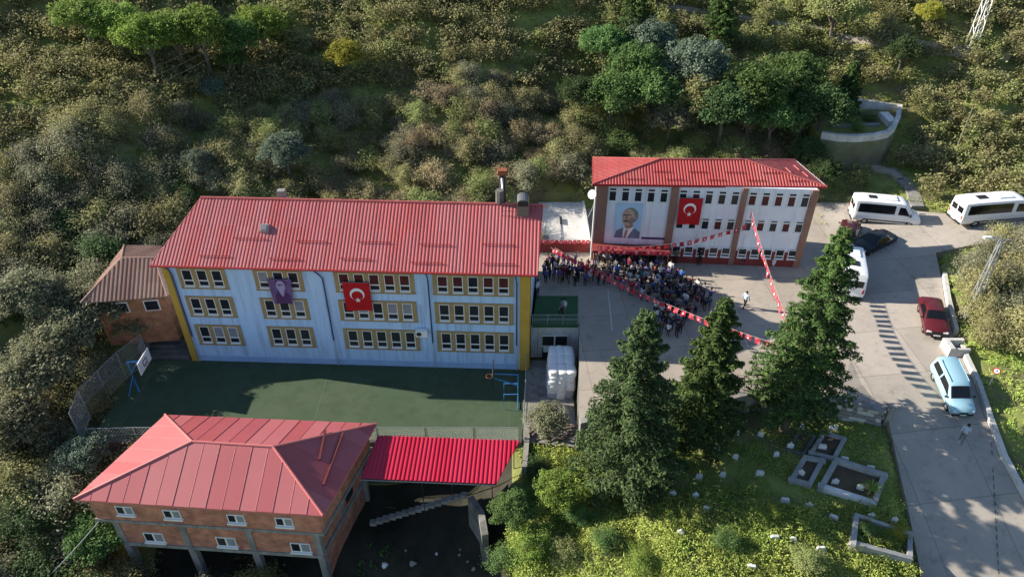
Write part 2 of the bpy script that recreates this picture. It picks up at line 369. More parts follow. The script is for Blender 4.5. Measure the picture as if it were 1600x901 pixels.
CTRL = np.array([(-60, 10, -14), (-35, 12, -12.5), (-20, 15, -11), (-35, 25, -8.5), (-50, 25, -7), (-32, 34, -5.2), (-45, 36, -3.5), (-60, 40, -1.5), (-32, 42, -3.0), (-29, 47, -.3), (-34, 46, -.2), (-40, 48, 1), (-55, 52, 3), (-75, 50, 4), (-31, 38, -4),
    (-24, 26, -9), (-10, 25, -8.8), (-17, 22, -9.5), (-17, 30, -8.6), (-9, 32, -7.6), (-4, 29, -7.2), (-4, 26, -7.2), (-4, 32, -6.9), (-1.5, 24, -6.8), (-8, 20, -9), (-2, 28, -6.8), (-1.6, 31, -6.2), (-2, 20, -7.5),
    (.8, 31, -3.4), (.8, 28, -3.3), (1, 25, -3.7), (1, 20, -4.3), (4, 31.5, -3), (6, 27, -2.5), (6, 20, -2.6), (10, 32, -2), (10, 26, -1.8), (11, 19, -1.9), (15, 33.5, -1.6), (16, 28, -1.6), (16, 20, -2.2), (20, 33, -1.5), (20, 27, -2.2), (20, 20, -3.4), (22.5, 30, -2.0), (22.6, 26, -3.0), (22.5, 20, -4.9), (23.5, 33, -1.1),
    (1, 34, -3.4), (3, 33, -3.3), (3, 38, -3.4), (3, 41, -3.4),
    (32.5, 24, -2.9), (32, 29, -1.3), (33, 34, -.1), (34, 38, .5), (35, 42, .8), (36, 48, .9), (42, 30, .3), (44, 40, 1.8), (44, 50, 1.8), (37, 53, .8), (58, 30, 3), (62, 45, 4), (50, 57, 1.6),
    (0, 6, -5), (20, 6, -7), (33, 14, -5.4), (50, 10, -2), (-25, 55, .4), (-10, 55, .2), (3, 57, .2), (15, 60, .2), (28, 62, .2), (40, 63, .7), (55, 63, 1.8), (-40, 60, 1.5), (0, 90, 0), (-60, 90, 3), (60, 90, 3), (0, 140, 2), (-90, 120, 8), (90, 120, 8), (-90, 60, 8), (90, 50, 10), (0, -20, -6), (-80, -10, -16), (80, -10, 12)], float)
def hill_raw(x, y):
    x = np.asarray(x, float); y = np.asarray(y, float); sh = x.shape; x = x.ravel(); y = y.ravel()
    z = np.zeros_like(x)
    for i in range(0, len(x), 20000):
        d2 = (x[i:i+20000, None]-CTRL[None, :, 0])**2+(y[i:i+20000, None]-CTRL[None, :, 1])**2+1.2
        w = 1/d2**1.8; z[i:i+20000] = (w*CTRL[None, :, 2]).sum(1)/w.sum(1)
    y0 = np.interp(x, [-80, -40, -27, -5, 12, 30, 45, 80], [47, 50, 54.0, 55.5, 61, 63, 63, 64])
    t = y-y0; up = np.where(t > 0, np.sqrt(t*t+4)-2, 0)
    z = z+up*np.interp(x, [-60, 0, 30, 60], [.42, .46, .44, .40])*np.where(t > 0, 1, 0)
    z = np.where(y > 180, z-(y-180)*.2, z)
    far = np.clip((t-1)/6, 0, 1)
    z = z+far*(.5*np.sin(x*.21+y*.13)+.35*np.sin(x*.47-y*.31+1)+.22*np.sin(y*1.5+x*.1))
    # unseen spur added left of the frame to shade the upper left hillside
    z = z+17*np.exp(-((x+118)/22)**2-((y-80)/24)**2)
    return z.reshape(sh)
def inside(poly, x, y, grow=0.0):
    """points inside the polygon, grown by a margin"""
    P = [(p[0], p[1]) for p in poly]; c = np.zeros(x.shape, bool); dm = np.full(x.shape, 1e9)
    for i in range(len(P)):
        (x1, y1), (x2, y2) = P[i], P[(i+1) % len(P)]
        if y1 != y2: c ^= ((y1 > y) != (y2 > y)) & (x < (x2-x1)*(y-y1)/(y2-y1)+x1)
        dx, dy = x2-x1, y2-y1; t = np.clip(((x-x1)*dx+(y-y1)*dy)/(dx*dx+dy*dy+1e-9), 0, 1)
        dm = np.minimum(dm, np.hypot(x-x1-t*dx, y-y1-t*dy))
    return c | (dm < grow)
ROADPOLY = RL+list(reversed(RR))
def road_z(x, y):
    """height of the road surface near (x, y): from the closest left/right stations"""
    best = np.full(x.shape, 1e9); z = np.zeros(x.shape)
    st_ = [(RL[i].lerp(RL[i+1], k/5), RR[i].lerp(RR[i+1], k/5)) for i in range(len(RL)-1) for k in range(5)]+[(RL[-1], RR[-1])]
    for a, b in st_:
        for t in (0, .25, .5, .75, 1):
            p = a.lerp(b, t); d = (x-p.x)**2+(y-p.y)**2; k = d < best; best = np.where(k, d, best); z = np.where(k, p.z, z)
    return z
def ground(x, y):
    x = np.asarray(x, float); y = np.asarray(y, float); z = hill_raw(x, y)
    k = inside(YARD, x, y, .9); z = np.where(k, np.minimum(z, -.15), z)
    k = inside(BRANCH, x, y, .8); z = np.where(k, np.minimum(z, -.1), z)
    k = inside(ROADPOLY, x, y, .5); z = np.where(k, np.minimum(z, road_z(x, y)-.45), z)
    k = inside(COURT, x, y, .8); z = np.where(k, np.minimum(z, COURT_Z-.2), z)
    k = inside(LOWER, x, y, .4); z = np.where(k, np.minimum(z, COURT_Z-.2), z)
    k = inside([(-25.2, 42.5), (1.8, 41.5), (2.4, 51), (-20.5, 52.3)], x, y, .7); z = np.where(k, np.minimum(z, COURT_Z-.2), z)
    k = inside([(-28.9, 42.6), (-24.5, 42.6), (-24.5, 48.3), (-28.9, 48.3)], x, y, .4); z = np.where(k, np.minimum(z, COURT_Z-.2+np.clip(y-43.4, 0, 9)*.55), z)
    k = inside([(2, 53), (7.4, 53), (7.4, 61.3), (2, 61.3)], x, y, .3); z = np.where(k, np.minimum(z, -.1), z)
    return z
def gz(x, y): return float(ground(np.array([x]), np.array([y]))[0])
def onground(px, py, far=160):
    d = ray(px, py); t = np.linspace(18, far, 1600); x = d.x*t; y = d.y*t; z = CAM_H+d.z*t
    k = np.argmax(z < ground(x, y)); return Vector((x[k], y[k], z[k]))

def axis(lo, hi, step, ext):
    a = list(np.arange(lo, hi+1e-6, step)); s = step; p = hi
    while p < ext: s *= 1.35; p += s; a.append(p)
    s = step; p = lo
    while p > -ext: s *= 1.35; p -= s; a.insert(0, p)
    return np.array(a)
gx, gy = axis(-75, 62, .6, 900), axis(8, 112, .6, 900)
GX, GY = np.meshgrid(gx, gy); GZ = ground(GX, GY)
mid = (np.abs(GX) < 80) & (GY < 130) & (GY > 5)
bump_noise = np.array([mnoise.noise(Vector((a*.55, b*.55, 3))) for a, b in zip(GX.ravel(), GY.ravel())]).reshape(GX.shape)
allow = ~(inside(YARD, GX, GY, 1.2) | inside(COURT, GX, GY, 1) | inside(ROADPOLY, GX, GY, 1) | inside(BRANCH, GX, GY, 1))
GZ = GZ+np.where(mid & allow, bump_noise*.22, 0)
vv = np.stack([GX, GY, GZ], -1).reshape(-1, 3); nx, ny = len(gx), len(gy)
ii = np.arange(nx*ny).reshape(ny, nx); ff = np.stack([ii[:-1, :-1], ii[:-1, 1:], ii[1:, 1:], ii[1:, :-1]], -1).reshape(-1, 4)
me = bpy.data.meshes.new('terrain'); me.from_pydata(vv.tolist(), [], ff.tolist()); me.materials.append(MATS['terrain']); me.materials.append(MATS['pit_soil_shade']); me.polygons.foreach_set('use_smooth', [True]*len(ff))
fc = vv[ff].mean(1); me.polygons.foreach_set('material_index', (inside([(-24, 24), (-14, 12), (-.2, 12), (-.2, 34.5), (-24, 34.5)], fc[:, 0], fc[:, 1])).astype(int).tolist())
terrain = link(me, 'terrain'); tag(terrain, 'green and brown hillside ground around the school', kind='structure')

# ------------------------------------------------------------------ yard, court, road
def struct(mb, name, mats, label, parent=None, **k):
    o = mb.build(name, mats, parent, **k)
    if parent is None: tag(o, label, kind='structure')
    return o
struct(MB().prism(YARD, 3.0, 0, 1), 'schoolyard', ['yard', 'concrete_dark'], 'pale concrete schoolyard between the two school buildings and the road')
struct(MB().prism(COURT, 3.5, 0, 1), 'sports_court', ['court', 'concrete_dark'], 'dark green sports court in front of the long school building')
struct(MB().prism(LOWER, 1.0), 'lower_yard', ['concrete'], 'small concrete apron below the terrace beside the court')
mb = MB(); n = 7
for i in range(len(RL)-1):
    for s in range(4):
        a0, b0 = RL[i].lerp(RL[i+1], s/4), RR[i].lerp(RR[i+1], s/4); a1, b1 = RL[i].lerp(RL[i+1], (s+1)/4), RR[i].lerp(RR[i+1], (s+1)/4)
        up = Vector((0, 0, .012))
        for j in range(n): mb.quad(a0.lerp(b0, j/n)+up, a0.lerp(b0, (j+1)/n)+up, a1.lerp(b1, (j+1)/n)+up, a1.lerp(b1, j/n)+up)
        mb.quad(a1+up, a1-Vector((0, 0, .8)), a0-Vector((0, 0, .8)), a0+up); mb.quad(b0+up, b0-Vector((0, 0, .8)), b1-Vector((0, 0, .8)), b1+up)
struct(mb, 'road', ['road'], 'pale concrete road running past the yard and the cemetery', smooth=False)
struct(MB().prism([p+Vector((0, 0, .006)) for p in BRANCH], .8), 'branch_road', ['road'], 'road behind the yard where the minibuses stand')
def strip(pts, w, z=.02):
    mb = MB()
    for a, b in zip(pts[:-1], pts[1:]):
        d = (b-a); d.z = 0; d.normalize(); nn = Vector((-d.y, d.x, 0))*w/2; zz = Vector((0, 0, z)); mb.quad(a-nn+zz, b-nn+zz, b+nn+zz, a+nn+zz)
    return mb
yd = bpy.data.objects['schoolyard']; rd = bpy.data.objects['road']; ct = bpy.data.objects['sports_court']
for pts in ([(1112, 428), (1187, 577)], [(950, 452), (957, 520)]):
    strip([at(*p, 0) for p in pts], .09, .006).build('line_marking', 'line_white', yd)
# court lines, faint
for a, b in (((-27.5, 35.6), (-27.5, 42)), ((-14, 35), (-14, 42.2)), ((-.2, 35), (-.2, 41.6))):
    strip([Vector((*a, COURT_Z)), Vector((*b, COURT_Z))], .06, .005).build('line_marking', 'court_line', ct)
# dashed drain line on the road
A, B = onpts = (at(1550, 695, -1), at(1563, 960, -4))
def road_at(px, py):
    z = 1.0
    for _ in range(12): p = at(px, py, z); z = float(road_z_s(p.x, p.y))
    return at(px, py, z)
def road_z_s(x, y):
    # smooth: project on the strip
    best = None
    for i in range(len(RL)-1):
        c0, c1 = (RL[i]+RR[i])/2, (RL[i+1]+RR[i+1])/2; d = (c1-c0).to_2d(); q = Vector((x, y))-c0.to_2d(); t = max(0, min(1, q.dot(d)/d.length_squared))
        l, r = RL[i].lerp(RL[i+1], t), RR[i].lerp(RR[i+1], t); e = (r-l).to_2d(); s = (Vector((x, y))-l.to_2d()).dot(e)/e.length_squared
        dist = (Vector((x, y))-(l.to_2d()+e*max(0, min(1, s)))).length
        if best is None or dist < best[0]-1e-6: best = (dist, l.z+(r.z-l.z)*max(0, min(1, s)))
    return best[1]
for k in range(16):
    y0 = 690+k*13.2; f = lambda y: 1549+(y-690)*.055
    a, b = road_at(f(y0), y0), road_at(f(y0+8), y0+8)
    strip([a, b], .06, .022).build('drain_slot', 'concrete_dark', rd)

# ------------------------------------------------------------------ windows (shared meshes)
def window_meshes(w, h, sill=.09, transom=.34, pane_mats=('glass',), bar_top=False):
    """frame ring + transom + sill as one mesh; panes separate. origin at bottom centre on the wall, facing -y"""
    t = .055; f = MB()
    zt = h*transom if not bar_top else h*(1-transom)
    f.bx(-w/2, -w/2+t, -.05, .01, 0, h).bx(w/2-t, w/2, -.05, .01, 0, h).bx(-w/2+t, w/2-t, -.05, .01, h-t, h).bx(-w/2+t, w/2-t, -.05, .01, 0, t).bx(-w/2+t, w/2-t, -.053, .01, zt-.045, zt+.045)
    s = MB().bx(-w/2-.03, w/2+.03, -.05-sill, -.006, -.07, -.004)
    up = MB().quad((-w/2+t, -.022, zt+.045), (w/2-t, -.022, zt+.045), (w/2-t, -.022, h-t), (-w/2+t, -.022, h-t))
    lo = MB().quad((-w/2+t, -.022, t), (w/2-t, -.022, t), (w/2-t, -.022, zt-.045), (-w/2+t, -.022, zt-.045))
    return f.mesh('window', 'white_pvc'), s.mesh('sill', 'white_pvc'), {m: (up.mesh('pane', m), lo.mesh('pane', m)) for m in pane_mats}
def add_window(root, ms, u, y, z, pm='glass', pm2=None):
    f, s, p = ms; w = link(f, 'window', root, (u, y, z))
    link(s, 'sill', w); link(p[pm][0], 'pane', w); link(p[pm2 or pm][1], 'pane', w)
    return w
def flag_panel(w, h, amp, mats, seed, waist=0):
    """hanging cloth in the xz plane facing -y, top edge at z=0; returns the deform function too"""
    def warp(x, z):
        return Vector((x*(1-waist*(-z/h)), -.25+amp*math.sin(x*2.6/w*math.pi/1.3+seed)*(-z/h)+amp*.6*math.sin(z*2.1+seed*2), z))
    mb = MB(); nx, nz = 10, 10
    for k in range(2):
        o = 0 if k == 0 else .012
        vs = [warp(-w/2+w*i/nx, -h*j/nz)+Vector((0, o, 0)) for j in range(nz+1) for i in range(nx+1)]
        fs = [(j*(nx+1)+i, (j+1)*(nx+1)+i, (j+1)*(nx+1)+i+1, j*(nx+1)+i+1) for j in range(nz) for i in range(nx)]
        if k: fs = [tuple(reversed(f)) for f in fs]
        mb.add(vs, fs)
    return mb.mesh('cloth', mats, True), warp
def on_cloth(warp, pts, off=.012):
    """flat print: a polygon fan or strip of small quads following the cloth"""
    return [warp(x, z)+Vector((0, -off, 0)) for x, z in pts]
def crescent_star(root, warp, cx, cz, r):
    mb = MB(); n = 26; out = []; inn = []
    for i in range(n+1):
        a = R(38)+R(284)*i/n; out.append((cx+r*math.cos(a), cz+r*math.sin(a)))
        b = R(46)+R(268)*i/n; inn.append((cx+r*.24+r*.80*math.cos(b), cz+r*.80*math.sin(b)))
    vo, vi = on_cloth(warp, out), on_cloth(warp, inn)
    mb.add(vo+vi, [(i, i+1, n+2+i, n+1+i) for i in range(n)])
    link(mb.mesh('crescent', 'flag_white'), 'crescent', root)
    sx = cx+r*.98; pts = []
    for i in range(10):
        a = math.pi+i*math.pi/5; q = r*.46*(1 if i % 2 == 0 else .40); pts.append((sx+q*math.cos(a), cz+q*math.sin(a)))
    v = on_cloth(warp, [(sx, cz)]+pts)
    link(MB().add(v, [(0, 1+i, 1+(i+1) % 10) for i in range(10)]).mesh('star', 'flag_white'), 'star', root)
def vertical_flag(name, label, root, u, ztop, w, h, seed):
    """a national flag hung with its hoist edge up: crescent above star"""
    M = Matrix.Translation(root.location) @ Matrix.Rotation(root.rotation_euler.z, 4, 'Z')
    t = thing(name, label, 'flag', M @ Vector((u, 0, ztop)), root.rotation_euler.z, 'large flags hung on the school fronts')
    cm, warp = flag_panel(w, h, .05, 'flag_red', seed, .02); link(cm, 'cloth', t)
    # horizontal flag turned: x axis -> downwards
    turned = lambda x, z: warp(z, -x)
    crescent_star(t, turned, h*.40, 0, w*.27)
    link(MB().tube([(-w/2-.05, -.24, .02), (w/2+.05, -.24, .02)], .02, 6).mesh('rod', 'metal_grey'), 'rod', t)
    return t
def ellipse(cx, cz, a, b, n=22, a0=0, a1=2*math.pi): return [(cx+a*math.cos(a0+(a1-a0)*i/n), cz+b*math.sin(a0+(a1-a0)*i/n)) for i in range(n)]
def print_shape(root, warp, name, pts, m, layer):
    v = on_cloth(warp, pts, .008+.004*layer); c = sum(v, Vector())/len(v)
    c = warp(sum(p[0] for p in pts)/len(pts), sum(p[1] for p in pts)/len(pts))+Vector((0, -.008-.004*layer, 0))
    link(MB().add([c]+v, [(0, 1+(i+1) % len(v), 1+i) for i in range(len(v))]).mesh(name, m), name, root)

# ------------------------------------------------------------------ long school building (blue, ochre window bands)
WA = Wall(at(302, 562, COURT_Z), at(822, 577, COURT_Z))
A = thing('school_building', 'long three-storey pale blue school with ochre window bands and red ribbed roof', 'school', WA.a, WA.rz)
ZA = COURT_Z
fl, fr, br_, bl = Vector((WA.a.x, WA.a.y, 0)), Vector((WA.a.x, WA.a.y, 0))+WA.d*26.1, Vector((2.0, 50.7, 0)), Vector((-20.8, 51.7, 0))
eL, eR, rL, rR, kL, kR = Vector((-25.38, 42.70, 6.0)), Vector((1.76, 41.50, 6.0)), Vector((-22.75, 47.40, 8.75)), Vector((2.21, 46.30, 8.75)), Vector((-20.2, 52.15, 6.0)), Vector((2.68, 51.14, 6.0))
def up(p, z): return Vector((p.x, p.y, z))
mb = MB(); zt = 5.93; mL, mR = (fl+bl)/2, (fr+br_)/2
vs = [up(fl, ZA), up(fr, ZA), up(br_, ZA), up(bl, ZA), up(fl, zt), up(fr, zt), up(br_, zt), up(bl, zt), up(mL, 8.35), up(mR, 8.35)]
mb.add(vs, [(0, 1, 5, 4), (1, 2, 6, 9, 5), (2, 3, 7, 6), (3, 0, 4, 8, 7), (4, 5, 9, 8), (6, 7, 8, 9)])
mb.build('wall', 'wall_blue', A)
MB().bx(.46, 25.3, -.03, .05, .0, .55).build('plinth', 'plinth', A, world=False)
for u0, u1 in ((-.03, .45), (25.42, 26.13)):
    MB().bx(u0, u1, -.10, .12, 0, 9.1).build('pilaster', 'ochre', A, world=False)
MB().bx(26.05, 26.20, .13, .9, 0, 9.05).build('pilaster', 'ochre', A, world=False)
BANDS = [(1.0, 4.48, 3), (6.5, 9.97, 3), (12.25, 17.93, 5), (19.25, 24.95, 5)]
ROWS = [(7.03, 8.78), (4.45, 6.27), (1.74, 3.62)]
WMS = {r: window_meshes(.74, (z1-z0)-.36, pane_mats=('glass', 'glass_red', 'glass_pale')) for r, (z0, z1) in enumerate(ROWS)}
for r, (z0, z1) in enumerate(ROWS):
    for bi, (u0, u1, nw) in enumerate(BANDS):
        cs = [(u0+u1)/2+(k-(nw-1)/2)*1.08 for k in range(nw)]; w = .78; zb, zh = z0+.16, z1-.16
        mb = MB(); edges = [u0]+[e for c in cs for e in (c-w/2, c+w/2)]+[u1]
        for a, b in zip(edges[0::2], edges[1::2]): mb.bx(a, b, -.075, .02, zb, zh)
        mb.bx(u0, u1, -.075, .02, zh, z1); mb.bx(u0, u1, -.075, .02, z0, zb); mb.bx(u0-.03, u1+.03, -.11, .02, z0-.06, z0-.003)
        mb.build('window_band', 'ochre_band', A, world=False)
        for k, c in enumerate(cs):
            pm = 'glass'; q = random.random()
            if r == 0 and bi >= 2: pm = 'glass_red' if q < .72 else 'glass'
            elif r == 1 and bi == 2: pm = 'glass_pale' if k in (0, 1, 3, 4) and q < .55 else 'glass'
            elif q < .10: pm = 'glass_pale'
            add_window(A, WMS[r], c, -.012, zb+.02, pm, 'glass')
for u, d in ((.62, .2), (11.45, .45), (18.93, .05), (25.2, .1)):
    mb = MB().tube([(u-d, -.42, 9.05), (u-d*.6, -.16, 8.6), (u, -.13, 8.2), (u, -.13, 2.5)], .055, 7)
    mb.build('downpipe', 'pipe_blue', A, world=False, smooth=True)
    MB().tube([(u, -.10, 2.5), (u, -.10, .25), (u+.05, -.3, .12)], .04, 6).build('downpipe', 'galv', A, world=False, smooth=True)
# roof
mb, uvs = corrugated([eL, eR, rR, rL]); roofA = mb.build('roof', 'roof_red', A, uvs=uvs)
mb, uvs = corrugated([kR, kL, rL, rR]); mb.build('roof', 'roof_red', A, uvs=uvs)
for pts in ([eL, eR, rR, rL], [kR, kL, rL, rR]): flat_face(pts, .10).build('roof_deck', 'soffit', A)
mb = MB().tube([rL+Vector((0, 0, .03)), rR+Vector((0, 0, .03))], .09, 6); mb.build('ridge_cap', 'roof_red_b', A)
for a, b in ((eL, eR), (eR, rR), (rR, kR), (eL, rL), (rL, kL)):
    d = (b-a).normalized(); q = d.to_track_quat('X', 'Z').to_matrix(); c = (a+b)/2-Vector((0, 0, .08))
    MB().box(c, ((b-a).length, .05, .17), q).build('fascia', 'fascia', A)
MB().tube([eL+Vector((0, -.06, -.05)), eR+Vector((0, -.06, -.05))], .07, 6).build('gutter', 'fascia', A)
# snow guards: short rails along the slope
def on_roof(O, U, S, N, u, s, h=0): return O+U*u+S*s+N*h
O, U, S_, N_, uv = roof_frame([eL, eR, rR, rL])
for u, s in [(3.3+k*5.0, .75) for k in range(5)]+[(5.6+k*4.4, 2.2) for k in range(5)]:
    s += random.uniform(-.1, .1)
    MB().tube([on_roof(O, U, S_, N_, u, s, .12), on_roof(O, U, S_, N_, u+2.3, s, .12)], .03, 5).tube([on_roof(O, U, S_, N_, u+.1, s, 0), on_roof(O, U, S_, N_, u+.1, s, .12)], .02, 4).tube([on_roof(O, U, S_, N_, u+2.2, s, 0), on_roof(O, U, S_, N_, u+2.2, s, .12)], .02, 4).build('snow_guard', 'fascia', A)
# roof vent
p = on_roof(O, U, S_, N_, 7.6, 3.1); q = S_.to_track_quat('Y', 'Z').to_matrix()
MB().box(p+N_*.10, (.65, .7, .22), q, taper=.8).build('roof_vent', 'galv', A)
MB().box(p+N_*.22, (.42, .45, .08), q).build('vent_cap', 'metal_grey', A)
# air conditioner on the wall
ac = MB().bx(17.75, 18.62, -.42, -.08, 3.28, 3.85).build('air_conditioner', 'white_pvc', A, world=False)
MB().tube([(18.0, -.435, 3.57), (18.0, -.44, 3.57)], .19, 16).build('fan_grille', 'metal_dark', ac, world=False)
MB().tube([(18.2, -.06, 3.9), (18.2, -.06, 6.0)], .02, 5).build('cable_duct', 'galv', A, world=False)
# chimneys near the right end of the ridge
def chimney_at(px, py, z): return at(px, py, z)
c1 = on_roof(O, U, S_, N_, 24.3, 5.75)
ch = thing('metal_chimney', 'tall dark metal flue with rusty cap and silver pipe at the roof end', 'chimney', c1)
MB().tube([c1-Vector((0, 0, .4)), c1+Vector((0, 0, .95))], .30, 8).build('brick_base', 'concrete_dark', ch)
c2 = c1+Vector((.2, .9, 0))
MB().tube([c2-Vector((0, 0, .6)), c2+Vector((0, 0, 1.7))], .27, 10).build('flue', 'metal_dark', ch)
MB().box(c2+Vector((0, 0, 1.95)), (.75, .6, .35), None, taper=.85).build('cap', 'rust', ch)
MB().tube([c2+Vector((-.3, -.4, .1)), c2+Vector((-.02, -.36, .6)), c2+Vector((-.02, -.36, 1.6))], .09, 8).build('silver_pipe', 'galv', ch, smooth=True)
MB().tube([c2+Vector((-.3, -.4, .1)), c2+Vector((-.3, -.4, -.5))], .05, 6).build('support', 'galv', ch)
c3 = on_roof(O, U, S_, N_, 26.0, 4.75)
ht = thing('roof_hatch', 'grey rounded metal hood standing on the red roof end', 'hatch', c3)
hw, hh = .42, 1.25; arc = [(-hw, -.4), (-hw, hh-.3)]+[(-hw*math.cos(t), hh-.3+.3*math.sin(t)) for t in [math.pi*i/8 for i in range(1, 8)]]+[(hw, hh-.3), (hw, -.4)]
n = len(arc); f_ = [c3+Vector((x, -.15, z)) for x, z in arc]; b_ = [c3+Vector((x, 1.0, z)) for x, z in arc]
MB().add(f_+b_, [tuple(reversed(range(n))), tuple(range(n, 2*n))]+[(i, i+1, n+i+1, n+i) for i in range(n-1)]).build('hood', 'metal_grey', ht)
MB().bx(c3.x-.36, c3.x+.36, c3.y-.17, c3.y-.155, c3.z+.72, c3.z+1.12).build('louvre', 'metal_dark', ht)
rl = thing('roof_railing', 'dark thin steel railing between the chimneys on the roof', 'railing', on_roof(O, U, S_, N_, 24.6, 4.5))
ps = [on_roof(O, U, S_, N_, u, 4.6) for u in (24.5, 25.0, 25.5)]+[on_roof(O, U, S_, N_, u, 5.9) for u in (24.9, 25.5, 26.2, 26.8)]
for p in ps: MB().tube([p, p+Vector((0, 0, .75))], .02, 5).build('post', 'metal_dark', rl)
for h in (.38, .75):
    MB().tube([ps[0]+Vector((0, 0, h)), ps[2]+Vector((0, 0, h))], .016, 5).build('rail', 'metal_dark', rl)
    MB().tube([ps[3]+Vector((0, 0, h)), ps[6]+Vector((0, 0, h))], .016, 5).build('rail', 'metal_dark', rl)
p = rL.lerp(rR, .235)+Vector((0, .6, -.15))
MB().box(p+Vector((0, 0, .25)), (.55, .45, .7)).build('stub_chimney', 'concrete', A)
# flag and portrait cloth
vertical_flag('national_flag', 'red flag with white crescent and star hanging on the long blue school', A, 13.8, 7.97, 1.95, 2.5, .4)
t = thing('portrait_banner', 'purple cloth banner with a portrait of a man in a suit over the windows', 'banner', A.matrix_world @ Vector((0, 0, 0)), 0)
bpy.context.view_layer.update(); u, z = WA.on(437, 433); t.location = A.matrix_world @ Vector((u, 0, z)); t.rotation_euler.z = WA.rz
cm, wp = flag_panel(1.75, 2.15, .05, 'purple_cloth', 1.3, .22); link(cm, 'cloth', t)
print_shape(t, wp, 'suit', [(-.62, -2.08), (.72, -2.08), (.75, -1.45), (.30, -1.02), (-.22, -.98), (-.58, -1.4)], 'purple_dark', 1)
print_shape(t, wp, 'shirt', [(-.10, -1.9), (.16, -1.9), (.26, -.95), (-.20, -.95)], 'purple_light', 2)
print_shape(t, wp, 'face', ellipse(.02, -.60, .35, .47), 'purple_light', 3)
print_shape(t, wp, 'hair', ellipse(.05, -.42, .43, .40), 'purple_dark', 2.5)
print_shape(t, wp, 'eyes', [(-.22, -.46), (.24, -.46), (.24, -.52), (-.22, -.52)], 'purple_dark', 4)

# ------------------------------------------------------------------ white school building at the back
WB = Wall(at(925, 405, 0), at(1245, 417, 0))
B = thing('school_building', 'white school building with brown pilasters and hipped red roof behind the yard', 'school', WB.a, WB.rz)
b0, b1, b2, b3 = WB.a.copy(), WB.a+WB.d*17.25, Vector((23.35, 55.75, 0)), Vector((7.15, 56.25, 0))
MB().prism([up(p, 7.32) for p in (b0, b1, b2, b3)], 7.4).build('wall', 'wall_white', B)
for u0, u1 in ((-.05, .86), (5.86, 6.45), (11.42, 11.86), (16.78, 17.32)):
    MB().bx(u0, u1, -.14, .06, 0, 7.3).build('pilaster', 'brown_paint', B, world=False)
MB().bx(-.16, -.02, -.10, .4, 0, 7.3).build('corner_strip', 'white_pvc', B, world=False)
for u0, u1 in ((.86, 3.6), (6.45, 11.42), (11.86, 16.78)):
    MB().bx(u0, u1, -.05, .05, 0, 1.42).build('plinth', 'red_base', B, world=False)
wr1 = window_meshes(.62, 1.22, .05, .24, ('glass', 'glass_red', 'glass_pale'), True)
wr2 = window_meshes(.62, 1.06, .05, .22, ('glass', 'glass_red', 'glass_pale'), True)
wr3 = window_meshes(.72, .90, .05, .30, ('glass', 'glass_red', 'glass_pale'))
for (c0, c1) in ((1.26, 5.34), (6.85, 10.95), (12.32, 16.42)):
    for k in range(5):
        c = c0+(c1-c0)*k/4; q = random.random(); pm = 'glass_red' if q < .22 else ('glass_pale' if q < .36 else 'glass')
        add_window(B, wr1, c, -.012, 5.74, 'glass', pm)
        q = random.random(); pm = 'glass_red' if q < .3 else ('glass_pale' if q < .38 else 'glass')
        if c0 > 6: add_window(B, wr2, c+.06, -.012, 3.38, 'glass', pm)
        if c0 > 6: add_window(B, wr3, c+.10, -.062, .82, 'glass', 'glass')
for k in range(3): add_window(B, wr3, 1.35+k*.95, -.062, .82, 'glass', 'glass')
MB().bx(3.95, 5.86, -.06, .03, 2.25, 2.42).build('sign_board_edge', 'purple_dark', B, world=False)
MB().bx(3.75, 5.75, -.045, .0, 0, 1.42).build('entrance', 'metal_dark', B, world=False)
for u0, u1, o in ((3.62, 3.745, -.09), (5.755, 5.855, -.09), (4.68, 4.76, -.08)): MB().bx(u0, u1, o, -.046, 0, 1.42).build('door_post', 'brown_paint', B, world=False)
cn = MB().bx(-.1, 6.3, -1.3, -.08, 1.52, 1.72).build('canopy', 'red_base', B, world=False)
for u in (0.05, 3.2, 6.15): MB().tube([(u, -1.2, 0), (u, -1.2, 1.52)], .06, 8).build('canopy_post', 'brown_paint', B, world=False)
beL, beR, bbR, bbL = Vector((6.39, 52.0, 7.4)), Vector((24.79, 51.58, 7.4)), Vector((23.75, 56.25, 7.4)), Vector((6.8, 56.7, 7.4))
brL, brR = at(1031, 249, 8.47), at(1163, 250, 8.47)
for pts in ([beL, beR, brR, brL], [bbR, bbL, brL, brR], [bbL, beL, brL], [beR, bbR, brR]):
    mb, uvs = corrugated(pts, .24, .045); mb.build('roof', 'roof_red_b', B, uvs=uvs); flat_face(pts, .10).build('roof_deck', 'soffit', B)
for a, b in ((beL, brL), (beR, brR), (bbL, brL), (bbR, brR), (brL, brR)):
    MB().tube([a+Vector((0, 0, .05)), b+Vector((0, 0, .05))], .07, 6).build('ridge_cap', 'roof_red_b', B)
for a, b, m in ((beL, beR, 'fascia'), (beR, bbR, 'white_pvc'), (bbL, beL, 'fascia')):
    q = (b-a).normalized().to_track_quat('X', 'Z').to_matrix()
    MB().box((a+b)/2-Vector((0, 0, .06)), ((b-a).length, .06, .2), q).build('fascia', m, B)
O2, U2, S2, N2, uv2 = roof_frame([beL, beR, brR, brL])
for u, s in [(2.6+k*3.2, .5) for k in range(5)]+[(4.8+k*2.9, 1.3) for k in range(4)]:
    MB().tube([on_roof(O2, U2, S2, N2, u, s, .1), on_roof(O2, U2, S2, N2, u+1.5, s, .1)], .028, 5).build('snow_guard', 'fascia', B)
O3, U3, S3, N3, _ = roof_frame([beR, bbR, brR])
for u, s in ((1.4, .9), (2.6, 1.0), (1.9, 2.2)):
    MB().tube([on_roof(O3, U3, S3, N3, u, s, .1), on_roof(O3, U3, S3, N3, u+.9, s, .1)], .03, 5).build('snow_guard', 'ridge_cap', B)
